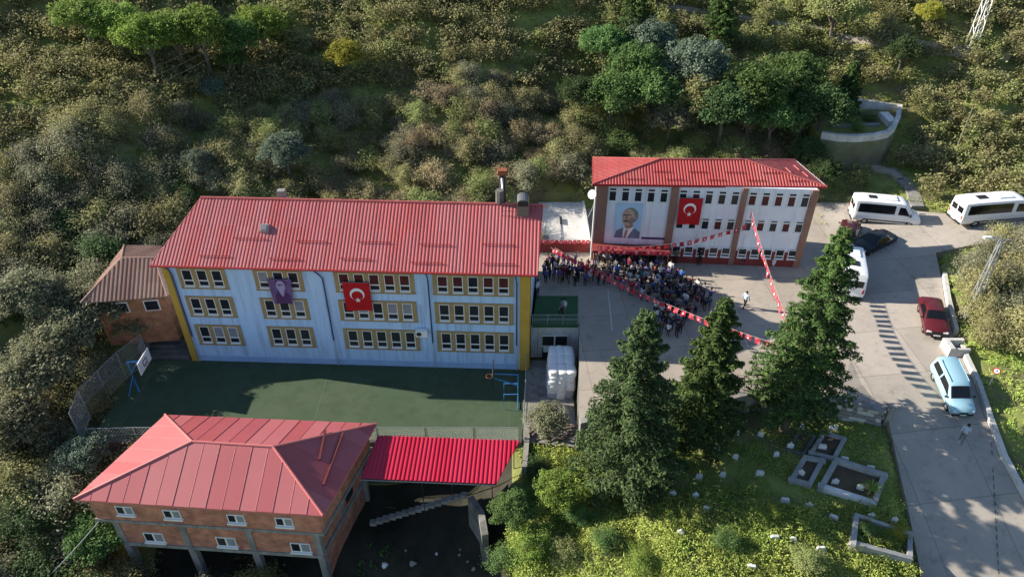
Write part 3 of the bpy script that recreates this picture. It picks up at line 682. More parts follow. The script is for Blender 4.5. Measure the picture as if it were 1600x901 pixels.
# satellite dish on the corner
ds = thing('satellite_dish', 'small white satellite dish on the corner of the white school', 'dish', WB.a+WB.d*(-.25)+Vector((0, .1, 6.2)))
mb = MB(); c = ds.location+Vector((-.15, -.35, .2)); nn = Vector((-.5, -.6, .45)).normalized(); ta = nn.cross(Vector((0, 0, 1))).normalized(); tb = nn.cross(ta)
vs = [c]
for ring in (.5, 1):
    for j in range(14): t_ = 2*math.pi*j/14; vs.append(c+(ta*math.cos(t_)+tb*math.sin(t_))*.38*ring+nn*.09*ring*ring)
mb.add(vs, [(0, 1+j, 1+(j+1) % 14) for j in range(14)]+[(1+j, 15+j, 15+(j+1) % 14, 1+(j+1) % 14) for j in range(14)]).build('reflector', 'white_pvc', ds, smooth=True)
MB().tube([c, c+Vector((.15, .4, -.1))], .03, 6).tube([c+nn*.02, c+nn*.45], .015, 5).build('arm', 'galv', ds)
vertical_flag('national_flag', 'red flag with white crescent and star hanging on the white school', B, 7.5, 6.32, 1.85, 2.4, 1.1)
t = thing('portrait_poster', 'large blue poster with a painted portrait of a man in a suit', 'poster', WB.a+WB.d*2.72+Vector((0, 0, 5.56)), WB.rz)
MB().bx(-1.1, 1.1, -.03, -.018, -3.3, 0).build('sheet', 'portrait_blue', t, world=False)
wp = lambda x, z: Vector((x, -.02, z))
print_shape(t, wp, 'suit', [(-1.05, -3.28), (1.05, -3.28), (1.05, -2.65), (.55, -2.32), (.1, -2.2), (-.4, -2.3), (-.95, -2.6)], 'portrait_suit', 1)
print_shape(t, wp, 'shirt', [(-.32, -3.28), (.02, -3.28), (.50, -2.30), (.30, -2.05), (-.28, -2.15), (-.36, -2.5)], 'flag_white', 2)
print_shape(t, wp, 'tie', [(-.16, -2.5), (-.05, -2.42), (.04, -2.55), (-.06, -3.28), (-.28, -3.28)], 'portrait_shade', 3)
print_shape(t, wp, 'neck', [(-.25, -1.9), (.38, -1.8), (.42, -2.2), (.0, -2.4), (-.26, -2.25)], 'portrait_shade', 3)
print_shape(t, wp, 'hair', ellipse(.12, -1.12, .66, .74), 'portrait_hair', 4)
print_shape(t, wp, 'face', [(-.50, -.85), (-.38, -.62), (-.05, -.52), (.25, -.60), (.42, -.9), (.46, -1.3), (.40, -1.75), (.12, -2.08), (-.18, -2.12), (-.42, -1.85), (-.52, -1.4)], 'portrait_skin', 5)
print_shape(t, wp, 'cheek', [(.10, -1.35), (.44, -1.25), (.40, -1.75), (.15, -2.0), (.02, -1.7)], 'portrait_shade', 6)
print_shape(t, wp, 'ear', ellipse(.52, -1.3, .09, .18, 12), 'portrait_skin', 6)
print_shape(t, wp, 'eyebrows', [(-.46, -1.06), (-.22, -1.0), (.24, -1.04), (.24, -1.12), (-.1, -1.1), (-.46, -1.16)], 'portrait_dark', 7)
print_shape(t, wp, 'nose', [(-.2, -1.12), (-.10, -1.12), (-.06, -1.5), (-.30, -1.52)], 'portrait_shade', 7)
print_shape(t, wp, 'moustache', [(-.42, -1.62), (-.18, -1.54), (.10, -1.62), (.02, -1.72), (-.36, -1.72)], 'portrait_dark', 7)

# ------------------------------------------------------------------ flat white slab roof between the schools
an = thing('annex', 'low annex with stained white flat concrete roof between the two schools', 'annex', (2.4, 53.8, 0))
MB().prism([Vector((2.35, 53.7, .75)), Vector((6.55, 53.7, .75)), Vector((6.75, 60.8, .85)), Vector((2.5, 60.8, .85))], 2.4).build('wall', 'concrete_white', an)
MB().bx(2.3, 6.7, 53.5, 53.72, -.1, .95).build('parapet', 'red_base', an)
MB().bx(6.56, 6.8, 53.75, 60.8, -.1, 1.0).build('parapet', 'concrete_white', an)
MB().bx(2.45, 3.2, 53.9, 54.7, .7, 1.05).build('roof_box', 'metal_grey', an)
MB().tube([(4.35, 53.9, .82), (4.38, 58.3, .86)], .035, 5).build('cable', 'metal_grey', an)
MB().box((4.4, 57.3, .95), (.18, 1.0, .22), None).build('roof_vent', 'metal_dark', an)

# ------------------------------------------------------------------ brown-roofed small house at the left
hb = thing('small_house', 'small orange brick house with worn brown hipped roof beside the long school', 'house', (-29, 44, -.6))
e0, e1, e2, e3 = at(126, 474, 2.6), at(262, 463, 2.6), Vector((-25.3, 50.2, 2.6)), Vector((-31.6, 50.6, 2.6))
ra, rb = at(190, 404, 4.3), at(242, 403, 4.3)
ins = lambda p, c, k: c+(p-c)*k
c = (e0+e1+e2+e3)/4
foot = [ins(p, c, .84) for p in (e0, e1, e2, e3)]
MB().prism([up(p, 2.62) for p in foot], 4.6).build('wall', 'brick_orange', hb)
for pts in ([e0, e1, rb, ra], [e2, e3, ra, rb], [e3, e0, ra], [e1, e2, rb]):
    mb, uvs = corrugated(pts, .3, .045); mb.build('roof', 'roof_brown', hb, uvs=uvs); flat_face(pts, .08).build('roof_deck', 'soffit', hb)
for a, b in ((e0, ra), (e1, rb), (ra, rb), (e3, ra), (e2, rb)): MB().tube([a+Vector((0, 0, .05)), b+Vector((0, 0, .05))], .08, 6).build('ridge_cap', 'roof_brown', hb)
d = (foot[1]-foot[0]).normalized(); nrm = Vector((d.y, -d.x, 0))
for k in (.35, .78):
    p = foot[0].lerp(foot[1], k); q = d.to_track_quat('X', 'Z').to_matrix()
    w = MB().box(up(p, 1.55)+nrm*.03, (1.1, .08, .95), q).build('window', 'white_pvc', hb)
    MB().box(up(p, 1.55)+nrm*.05, (.94, .06, .8), q).build('pane', 'glass', w)

# ------------------------------------------------------------------ brick house under construction (foreground left)
h0, h1, h2, h3 = Vector((-25.8, 27.75, -.5)), Vector((-10.88, 26.62, -.5)), Vector((-8.88, 33.78, -.5)), Vector((-23.02, 34.59, -.5))
q0, q1 = Vector((-19.37, 30.6, 1.3)), Vector((-14.35, 30.19, 1.3))
HB = thing('brick_house', 'unfinished brick house on concrete columns with pink-red hipped metal roof', 'house', (-17, 30.5, -9))
def sheets(pts, wid, mats, seed):
    O, U, S, N, uv = roof_frame(pts); rr = random.Random(seed)
    u0, u1 = min(p[0] for p in uv), max(p[0] for p in uv); k = max(1, round((u1-u0)/wid)); w = (u1-u0)/k
    for i in range(k):
        p = clip(uv, u0+i*w+.012, u0+(i+1)*w-.012)
        if len(p) < 3: continue
        h = .028+.012*(i % 2); mb = MB(); n = len(p)
        top = [O+U*u+S*s+N*h for u, s in p]; bot = [O+U*u+S*s for u, s in p]
        mb.add(top+bot, [tuple(range(n))]+[(i2, n+i2, n+(i2+1) % n, (i2+1) % n) for i2 in range(n)])
        s_hi = [s for u, s in p if u > u0+(i+1)*w-.02]
        if len(s_hi) >= 2 and max(s_hi)-min(s_hi) > .1:
            a, b = O+U*(u0+(i+1)*w)+S*min(s_hi)+N*.035, O+U*(u0+(i+1)*w)+S*max(s_hi)+N*.035; mb.tube([a, b], .022, 4)
        mb.build('roof_sheet', rr.choice(mats), HB)
sheets([h0, h1, q1, q0], 1.0, ['sheet_a', 'sheet_a', 'sheet_a', 'sheet_b'], 1)
sheets([h2, h3, q0, q1], 1.0, ['sheet_a', 'sheet_c', 'sheet_b', 'sheet_c'], 2)
sheets([h3, h0, q0], 1.0, ['sheet_b', 'sheet_a', 'sheet_b'], 3)
sheets([h1, h2, q1], 1.0, ['sheet_c', 'sheet_b', 'sheet_c', 'sheet_a'], 4)
for pts in ([h0, h1, q1, q0], [h2, h3, q0, q1], [h3, h0, q0], [h1, h2, q1]): flat_face(pts, .09).build('roof_deck', 'soffit', HB)
for a, b in ((h0, q0), (h1, q1), (h2, q1), (h3, q0), (q0, q1)): MB().tube([a+Vector((0, 0, .06)), b+Vector((0, 0, .06))], .075, 6).build('ridge_cap', 'ridge_cap', HB)
for a, b in ((h0, h1), (h1, h2), (h2, h3), (h3, h0)):
    qq = (b-a).normalized().to_track_quat('X', 'Z').to_matrix(); MB().box((a+b)/2-Vector((0, 0, .05)), ((b-a).length, .05, .14), qq).build('fascia', 'ridge_cap', HB)
O4, U4, S4, N4, _ = roof_frame([h1, h2, q1])
for (ua, sa, ub, sb) in ((1.7, .9, 5.6, 1.55), (3.1, 1.9, 5.2, 2.6)):
    a, b = on_roof(O4, U4, S4, N4, ua, sa, .10), on_roof(O4, U4, S4, N4, ub, sb, .10); qq = (b-a).normalized().to_track_quat('X', 'Z').to_matrix()
    MB().box((a+b)/2, ((b-a).length, .14, .10), qq).build('timber', 'timber_red', HB)
# walls: upper storey oversails the lower one
def inset(k0, k1, z): # corners moved in from the eaves
    cc = (h0+h1+h2+h3)/4; return [up(cc+(p-cc)*k0, z) for p in (h0, h1, h2, h3)]
U_ = inset(.93, 0, -.52); SL = -2.55
MB().prism(U_, 2.0).build('wall', 'brick', HB)
MB().prism([p+Vector((0, 0, -2.0)) for p in inset(.945, 0, -.52)], .24).build('floor_slab', 'concrete', HB)
Lw = inset(.84, 0, -2.77)
MB().prism(Lw, 2.45).build('wall', 'brick', HB)
MB().prism([p+Vector((0, 0, -2.45)) for p in inset(.86, 0, -2.77)], .30).build('floor_slab', 'concrete', HB)
def wall_frame(a, b): return Wall(a, b)
lf = Wall(up(Lw[0], 0), up(Lw[1], 0)); uf = Wall(up(U_[0], 0), up(U_[1], 0)); rf = Wall(up(Lw[1], 0), up(Lw[2], 0))
def wbox(W, u0, u1, z0, z1, out, inn, name, m, parent):
    a = W.a; mb = MB()
    vs = [a+W.d*u+W.n*o+Vector((0, 0, z)) for z in (z0, z1) for o in (inn, out) for u in (u0, u1)]
    mb.add(vs, [(0, 2, 3, 1), (4, 5, 7, 6), (0, 1, 5, 4), (2, 6, 7, 3), (0, 4, 6, 2), (1, 3, 7, 5)]); return mb.build(name, m, parent)
for k in (0, .335, .665, 1):
    u = lf.L*k; wbox(lf, u-.2, u+.2, -5.2, -2.76, .05, -.3, 'column', 'concrete', HB)
    wbox(lf, u-.21, u+.21, -9.6, -5.53, .02, -.4, 'column', 'concrete', HB)
    p = Lw[3].lerp(Lw[2], k); MB().bx(p.x-.2, p.x+.2, p.y-.2, p.y+.2, -9.4, -5.53).build('column', 'concrete', HB)
for k in (0.03, .5, .97): u = rf.L*k; wbox(rf, u-.2, u+.2, -5.2, -2.76, .05, -.2, 'column', 'concrete', HB)
wbox(rf, .3, rf.L*.94, -8.6, -5.54, .0, -.2, 'side_wall', 'brick', HB)
def house_window(W, px, py, w, h, dark):
    u, z = W.on(px, py)
    f = wbox(W, u-w/2, u+w/2, z-h/2, z+h/2, .05, -.02, 'window', 'white_pvc', HB)
    wbox(W, u-w/2-.06, u+w/2+.06, z-h/2-.13, z-h/2-.004, .16, -.02, 'sill', 'white_pvc', f)
    for s, m in ((-1, dark), (1, 'glass_pale' if dark == 'glass' else 'glass')):
        c_ = u+s*w/4; wbox(W, c_-w/4+.07, c_+w/4-.05, z-h/2+.07, z+h/2-.07, .058, .04, 'pane', m, f)
for px, py in ((195, 796), (269, 802), (369, 809), (444, 814)): house_window(uf, px, py, 1.05, .72, 'glass')
for px, py in ((241, 838), (354, 845), (470, 854)): house_window(lf, px, py, 1.25, .85, 'glass')
u, z = 4.2, -4.0
wbox(rf, 3.7, 4.7, -4.9, -3.0, .04, -.05, 'door_opening', 'metal_dark', HB)

# ------------------------------------------------------------------ magenta lean-to roof, stairs and lower walls
s0, s1, s2, s3 = Vector((-9.4, 30.0, -1.35)), Vector((-.98, 29.57, -1.35)), Vector((.5, 32.79, -1.0)), Vector((-8.75, 33.24, -1.0))
SH = thing('lean_to_roof', 'bright magenta ribbed metal canopy beside the brick house', 'canopy', (-4.5, 31.4, -7))
mb, uvs = corrugated([s0, s1, s2, s3], .27, .055); mb.build('roof', 'roof_magenta', SH, uvs=uvs); flat_face([s0, s1, s2, s3], .05).build('roof_deck', 'metal_dark', SH)
for p in (s0.lerp(s1, .45), s0.lerp(s1, .97), s3.lerp(s2, .96), s3.lerp(s2, .5)):
    g = gz(p.x, p.y); MB().tube([Vector((p.x, p.y+.1, g-.2)), Vector((p.x, p.y+.1, p.z-.05))], .03, 8).build('post', 'metal_dark', SH)
for a, b in ((s0, s1), (s3, s2)): MB().tube([a-Vector((0, 0, .1)), b-Vector((0, 0, .1))], .05, 6).build('beam', 'metal_grey', SH)
# outer flight of steps seen from the side: raked wall with stepped top
st = thing('stair_flight', 'dark concrete stair with pale stepped edge under the magenta canopy', 'stairs', (-4, 29.3, -7))
pa, pb = at(578, 818, -6.3), at(730, 772, -4.2); nst = 15
for i in range(nst):
    p = pa.lerp(pb, i/nst); q = pa.lerp(pb, (i+1)/nst); MB().bx(p.x, q.x-.005, p.y-.05, p.y+.28, p.z-.16, p.z+.14).build('step', 'concrete', st)
rw = thing('retaining_wall', 'tall mossy concrete retaining wall at the edge of the pit', 'wall', (-.4, 28, -7))
wl_ = [at(735, 775, -3.6), at(752, 800, -3.5), at(758, 835, -3.5)]
for a, b in zip(wl_[:-1], wl_[1:]):
    d = (b-a); d.z = 0; d.normalize(); n_ = Vector((-d.y, d.x, 0))*.2
    MB().prism([a+n_, a-n_, b-n_, b+n_], 5.0).build('wall', 'stone_wall', rw)
rw2 = thing('retaining_wall', 'low stained concrete retaining wall along the front of the sports court', 'wall', (-14, 34.6, -6))
ca, cb = COURT[0]+Vector((0, -.15, .12)), COURT[1]+Vector((0, -.15, .12))
for i in range(8):
    a, b = ca.lerp(cb, i/8), ca.lerp(cb, (i+1)/8); MB().prism([a, b-Vector((.012, 0, 0)), b+Vector((-.012, .3, 0)), a+Vector((0, .3, 0))], 4.4).build('wall_panel', 'concrete_dark', rw2)
rw3 = thing('retaining_wall', 'narrow pale concrete wall at the right end of the sports court', 'wall', (.8, 33, -6))
MB().prism([Vector((.62, 31.8, -2.9)), Vector((.95, 31.8, -2.9)), Vector((1.3, 36.0, -2.9)), Vector((.95, 36, -2.9))], 4).build('wall', 'concrete', rw3)
# rubble in the dark pit
for k in range(26):
    x, y = random.uniform(-8.5, -2), random.uniform(23, 29); z = gz(x, y); r_ = random.uniform(.08, .24); bm = bmesh.new(); bmesh.ops.create_icosphere(bm, subdivisions=1, radius=r_)
    for v in bm.verts: v.co *= random.uniform(.6, 1.3)
    me = bpy.data.meshes.new('rubble'); bm.to_mesh(me); bm.free(); me.materials.append(MATS['rock' if k % 3 else 'marble'])
    tag(link(me, 'rubble_stone', None, (x, y, z+.05)), 'pale lump of rubble lying in the dark pit below the canopy', 'stone', 'rubble in the pit')

# ------------------------------------------------------------------ court fences, hoops
def mesh_panel(a, b, h0_, h1_, sp=.22, r=.006):
    """chain-link net between two posts: crossing thin wires"""
    mb = MB(); L = (b-a).length; H_ = h1_-h0_; d = (b-a).normalized(); Z = Vector((0, 0, 1)); n = int((L+H_)/sp)
    def seg(x0, z0, x1, z1): mb.tube([a+d*x0+Z*(h0_+z0), a+d*x1+Z*(h0_+z1)], r, 3, cap=False)
    for i in range(1, n):
        c_ = i*sp
        x0, z0 = (c_, 0) if c_ <= L else (L, c_-L); x1, z1 = (0, c_) if c_ <= H_ else (c_-H_, H_); seg(x0, z0, x1, z1); seg(L-x0, z0, L-x1, z1)
    return mb
def fence(name, label, pts, h, cat='fence', bent=0):
    t = thing(name, label, cat, pts[0])
    for i, p in enumerate(pts):
        top = p+Vector((0, 0, h)); path = [p-Vector((0, 0, .3)), top]
        MB().tube(path, .035, 6).build('post', 'galv', t)
    for a, b in zip(pts[:-1], pts[1:]):
        Z = Vector((0, 0, 1))
        MB().tube([a+Z*h, b+Z*h], .022, 5).build('rail', 'galv', t); MB().tube([a+Z*.08, b+Z*.08], .018, 5).build('rail', 'galv', t)
        MB().tube([a+Z*h*.5, b+Z*h*.5], .014, 5).build('rail', 'galv', t)
        mesh_panel(a, b, .08, h).build('net', 'galv', t)
    return t
fA = [at(300, 560, COURT_Z)+Vector((-3.2, -.2, 0)), Vector((-29.1, 41.0, COURT_Z)), Vector((-29.6, 39.0, COURT_Z)), Vector((-30.0, 37.0, COURT_Z)), COURT[0]+Vector((-.6, .2, 0))]
fence('court_fence', 'tall chain-link fence along the left end of the sports court', fA, 2.6)
ps = [COURT[0]+Vector((.2, 0, 0)).lerp(Vector((0, 0, 0)), 0)]+[COURT[0].lerp(COURT[1], k/9)+Vector((0, .12, 0)) for k in range(1, 9)]+[COURT[1]+Vector((-.2, .12, 0))]
fence('court_fence', 'low chain-link fence along the front edge of the sports court', ps, 1.3)
def hoop(label, base, sgn, frame):
    t = thing('basketball_hoop', label, 'basketball hoop', base, 0, 'basketball hoops of the court')
    B_ = lambda x, y, z: base+Vector((x*sgn, y, z))
    if not frame:
        MB().tube([B_(0, 0, 0), B_(0, 0, 2.9), B_(1.25, 0, 3.05)], .075, 8).build('post', 'metal_blue', t)
        MB().tube([B_(0, 0, 1.9), B_(.75, 0, 2.95)], .04, 6).tube([B_(-.55, .5, 0), B_(0, 0, 1.6)], .035, 6).tube([B_(-.55, -.5, 0), B_(0, 0, 1.6)], .035, 6).build('brace', 'metal_blue', t)
    else:
        for y in (-.55, .55): MB().tube([B_(-.5, y, 0), B_(-.5, y, 2.35), B_(1.2, y*.4, 2.75)], .045, 7).build('post', 'metal_blue', t)
        for z in (.1, 1.5, 2.35): MB().tube([B_(-.5, -.55, z), B_(-.5, .55, z)], .035, 6).build('cross_bar', 'metal_blue', t)
        for y in (-.55, .55): MB().tube([B_(.5, y, .05), B_(.5, y, 1.5), B_(-.5, y, 1.5)], .03, 6).build('brace', 'metal_blue', t)
    bd = MB().bx(B_(1.25, 0, 0).x-.03, B_(1.25, 0, 0).x+.03, base.y-.9, base.y+.9, base.z+2.45, base.z+3.5).build('backboard', 'white_pvc' if not frame else 'metal_dark', t)
    fx = B_(1.29, 0, 0).x
    MB().bx(fx-.006, fx+.006, base.y-.3, base.y+.3, base.z+2.72, base.z+2.78).bx(fx-.006, fx+.006, base.y-.3, base.y+.3, base.z+3.12, base.z+3.18).bx(fx-.006, fx+.006, base.y-.3, base.y-.24, base.z+2.785, base.z+3.115).bx(fx-.006, fx+.006, base.y+.24, base.y+.3, base.z+2.785, base.z+3.115).build('target_square', 'trim_black' if not frame else 'white_pvc', bd)
    MB().tube([B_(1.53+.23*math.cos(a), .23*math.sin(a), 2.72) for a in [2*math.pi*i/16 for i in range(17)]], .018, 5).build('ring', 'rust', t)
hoop('blue basketball post with white backboard at the left end of the court', Vector((-27.6, 39.6, COURT_Z)), 1, False)
hoop('blue tubular basketball frame with dark backboard at the right end of the court', at(795, 640, COURT_Z)+Vector((.15, .6, 0)), -1, True)
# entrance steps at the left end of the long school
stp = thing('stair_flight', 'dark concrete steps climbing between the brown-roofed house and the long school', 'stairs', (-26, 43, COURT_Z))
for k in range(11): MB().bx(-28.4, -25.1, 43.2+k*.42, 43.2+(k+1)*.42+.3, COURT_Z-.5, COURT_Z+.24*(k+1)).build('step', 'concrete_dark', stp)
MB().prism([Vector((-28.75, 43.0, -2.0)), Vector((-28.45, 43.0, -2.0)), Vector((-28.45, 48, .9)), Vector((-28.75, 48, .9))], 2.2).build('side_wall', 'concrete', stp)

# ------------------------------------------------------------------ terrace at the right end of the long school
T = thing('terrace', 'green-topped terrace above a white doorway at the end of the long school', 'terrace', (3.4, 43, COURT_Z))
t0, t1, t2, t3 = at(832, 508, .02), at(903, 508, .02), at(903, 462, .02), at(838, 462, .02)
MB().prism([t0, t1, t2, t3], .22).build('green_deck', 'turf', T)
MB().bx(t0.x-.1, t1.x+.1, t0.y+.02, t0.y+.35, COURT_Z, -.205).build('wall', 'concrete_white', T)
dr = MB().bx(2.35, 4.2, t0.y-.03, t0.y+.03, COURT_Z, -1.0).build('door', 'metal_dark', T)
for z in (-1.0, -2.05): MB().bx(2.25, 4.3, t0.y-.08, t0.y-.035, z, z+.10).build('door_frame', 'white_pvc', dr)
MB().bx(2.42, 4.15, t0.y-.06, t0.y-.032, -2.6, -2.06).build('door_panel', 'white_pvc', dr)
MB().bx(3.22, 3.32, t0.y-.075, t0.y-.031, COURT_Z, -1.01).build('mullion', 'white_pvc', dr)
for k in range(4):
    p = t0.lerp(t1, k/3)+Vector((0, .08, 0)); MB().tube([p, p+Vector((0, 0, .95))], .022, 5).build('rail_post', 'galv', T)
for z in (.5, .95): MB().tube([t0+Vector((0, .08, z)), t1+Vector((0, .08, z))], .018, 5).build('rail', 'galv', T)
mesh_panel(t0+Vector((0, .08, 0)), t1+Vector((0, .08, 0)), .05, .95, .16, .004).build('net', 'galv', T)
# white sacks piled up: individual bags
def sack_mesh():
    bm = bmesh.new(); bmesh.ops.create_cube(bm, size=1)
    bmesh.ops.subdivide_edges(bm, edges=bm.edges[:], cuts=3, use_grid_fill=True)
    for v in bm.verts:
        c_ = v.co.copy(); k = 1-.16*(abs(c_.x)*2)**6-.14*(abs(c_.y)*2)**6; v.co.z = c_.z*max(.25, k)+.05*math.sin(c_.x*9)*math.cos(c_.y*7)
        v.co.x *= 1-.12*(abs(c_.y)*2)**3; v.co.y *= 1-.12*(abs(c_.x)*2)**3
    me = bpy.data.meshes.new('sack'); bm.to_mesh(me); bm.free(); me.polygons.foreach_set('use_smooth', [True]*len(me.polygons)); return me
sm = sack_mesh(); sm.materials.append(MATS['sack_white']); sm2 = sm.copy(); sm2.materials[0] = MATS['sack_grey']
sx0, sy0 = 2.62, 38.9; nsk = 0
for layer in range(6):
    for i in range(3):
        for j in range(3):
            x, y = sx0+.33+i*.60+random.uniform(-.05, .05)+layer*.02, sy0+.45+j*.95+random.uniform(-.05, .05)+layer*.03
            vis = layer == 5 or j == 0 or i == 0 or i == 2
            if not vis: continue
            o = link(sm if layer > 1 or random.random() < .35 else sm2, 'sack', None, (x, y, COURT_Z+.21+layer*.40)); o.scale = (.74, 1.12, .58); o.rotation_euler = (random.uniform(-.06, .06), random.uniform(-.06, .06), random.uniform(-.12, .12))
            gr = sm2 == o.data
            tag(o, ('grey stuffed sack low in the pile' if gr else ('white stuffed sack on top of the pile' if layer == 5 else 'white stuffed sack in the side of the pile'))+' below the terrace', 'sack', 'grey sacks at the foot of the pile' if gr else ('white sacks on top of the pile' if layer == 5 else 'white sacks in the side of the pile'))
# logs and scrap wood
for k in range(34):
    x, y = random.uniform(1.3, 4.3), random.uniform(34.7, 36.2); z = COURT_Z+.08+random.uniform(0, .7); a = random.uniform(-.9, .9); L_ = random.uniform(.7, 1.5)
    d = Vector((math.cos(a), math.sin(a), random.uniform(-.15, .3)))*L_/2; mb = MB().tube([-d, d], [random.uniform(.04, .09), random.uniform(.03, .07)], 6)
    o = mb.build('log', 'wood_grey' if k % 4 else 'bark_pale'); o.location = (x, y, z); tag(o, 'weathered log in the untidy woodpile beside the court', 'log', 'logs of the woodpile')
# side railing between court and apron
fence('court_fence', 'pale blue railing between the sports court and the sack pile', [Vector((1.05, 42.3, COURT_Z)), Vector((1.0, 39.5, COURT_Z)), Vector((.85, 37, COURT_Z)), Vector((.75, 34.8, COURT_Z))], 1.7)

# ------------------------------------------------------------------ yard front wall, stone wall by the road, railings
yw = thing('retaining_wall', 'dark stone retaining wall with pale coping below the schoolyard', 'wall', YARD[2]-Vector((0, 0, 2)))
def wall_run(t, pts, thick, depth, m, cope, step=2.0, name='wall_panel'):
    for a, b in zip(pts[:-1], pts[1:]):
        L_ = (b-a).length; k = max(1, round(L_/step)); d = (b-a).normalized(); d.z = 0; n_ = Vector((d.y, -d.x, 0))*thick
        for i in range(k):
            p, q = a.lerp(b, i/k), a.lerp(b, (i+1)/k); MB().prism([p, p+n_, q+n_-d*.006, q-d*.006][::-1] if (n_.cross(d)).z < 0 else [p, p+n_, q+n_-d*.006, q-d*.006], depth).build(name, m, t)
            if cope:
                c0, c1 = p+Vector((0, 0, .10))-n_*.15, q+Vector((0, 0, .10))-n_*.15-d*.01
                MB().prism([c0, c0+n_*1.35, c1+n_*1.35, c1], .095).build('coping', cope, t)
wall_run(yw, [YARD[1], YARD[2], YARD[3], YARD[4]], .35, 2.6, 'stone_wall', 'concrete')
sw = thing('retaining_wall', 'rough whitewashed stone wall piece beside the road and the cemetery', 'wall', YARD[4])
a, b = at(1308, 618, .25), at(1383, 636, .1)
d = (b-a); d.z = 0; d.normalize(); n_ = Vector((d.y, -d.x, 0))
for r_ in range(5):
    for i in range(9):
        p = a.lerp(b, (i+.5+.25*(r_ % 2))/9.3)-Vector((0, 0, .15+r_*.33))+n_*.4; s_ = Vector((.44+random.uniform(-.05, .05), .34, .30+random.uniform(-.03, .02)))
        bm = bmesh.new(); bmesh.ops.create_cube(bm, size=1); bmesh.ops.bevel(bm, geom=bm.edges[:], offset=.12, segments=1, affect='EDGES')
        for v in bm.verts: v.co = Vector((v.co.x*s_.x, v.co.y*s_.y, v.co.z*s_.z))+Vector([random.uniform(-.02, .02) for _ in range(3)])
        me = bpy.data.meshes.new('stone'); bm.to_mesh(me); bm.free(); me.materials.append(MATS['rock' if random.random() < .5 else 'concrete_white']); o = link(me, 'stone', sw, p-sw.location, math.atan2(d.y, d.x))
MB().prism([a+n_*.02, a+n_*.36, b+n_*.36, b+n_*.02][::-1], 2.2).build('wall_core', 'stone_wall', sw)
MB().prism([a+Vector((0, 0, .12))+n_*.0, a+n_*.62+Vector((0, 0, .12)), b+n_*.62+Vector((0, 0, .12)), b+Vector((0, 0, .12))][::-1], .12).build('coping', 'concrete', sw)
e_ = b+d*.25; MB().bx(e_.x-.2, e_.x+.25, e_.y-.35, e_.y+.15, e_.z-1.6, e_.z+.35).build('end_pier', 'concrete', sw)
yr = thing('yard_railing', 'thin dark wire fence on the wall at the front of the yard', 'fence', YARD[2])
pp = [YARD[2].lerp(YARD[3], k) for k in (-.1, .45, 1)]+[YARD[3].lerp(YARD[4], .5)]
for p in pp: MB().tube([p+Vector((0, .15, 0)), p+Vector((0, .15, 1.5))], .03, 6).build('post', 'metal_grey', yr)
for a, b in zip(pp[:-1], pp[1:]):
    for z in (.1, .8, 1.5): MB().tube([a+Vector((0, .15, z)), b+Vector((0, .15, z))], .014, 4).build('wire', 'metal_grey', yr)
    mesh_panel(a+Vector((0, .15, 0)), b+Vector((0, .15, 0)), .1, 1.5, .2, .004).build('net', 'metal_grey', yr)
# pale concrete guard wall along the right edge of the road
gw = thing('roadside_wall', 'low pale concrete guard wall along the right edge of the road', 'wall', RR[4])
pts = [p+Vector((.05, 0, .38)) for p in RR[1:]]
def guard(a, b):
    d = (b-a).normalized(); n_ = Vector((d.y, -d.x, 0)).normalized()*.3; k = max(1, round((b-a).length/1.6))
    for i in range(k):
        p, q = a.lerp(b, i/k), a.lerp(b, (i+1)/k)-d*.01; MB().prism([p, p+n_, q+n_, q], .9).build('wall_block', 'concrete_white', gw)
for i in range(len(pts)-2):
    if i == 5: guard(pts[i], pts[i].lerp(pts[i+1], .55))
    else: guard(pts[i], pts[i+1])
cu = thing('culvert_box', 'small pale concrete culvert box in the roadside wall by the red car', 'culvert', at(1483, 542, .75))
p = cu.location; MB().bx(p.x-.35, p.x+.0, p.y-.7, p.y+.5, p.z-.6, p.z+.45).bx(p.x+.01, p.x+1.1, p.y+.25, p.y+.5, p.z-.6, p.z+.44).bx(p.x+.01, p.x+1.1, p.y-.7, p.y-.5, p.z-.6, p.z+.35).build('box_walls', 'concrete_white', cu)

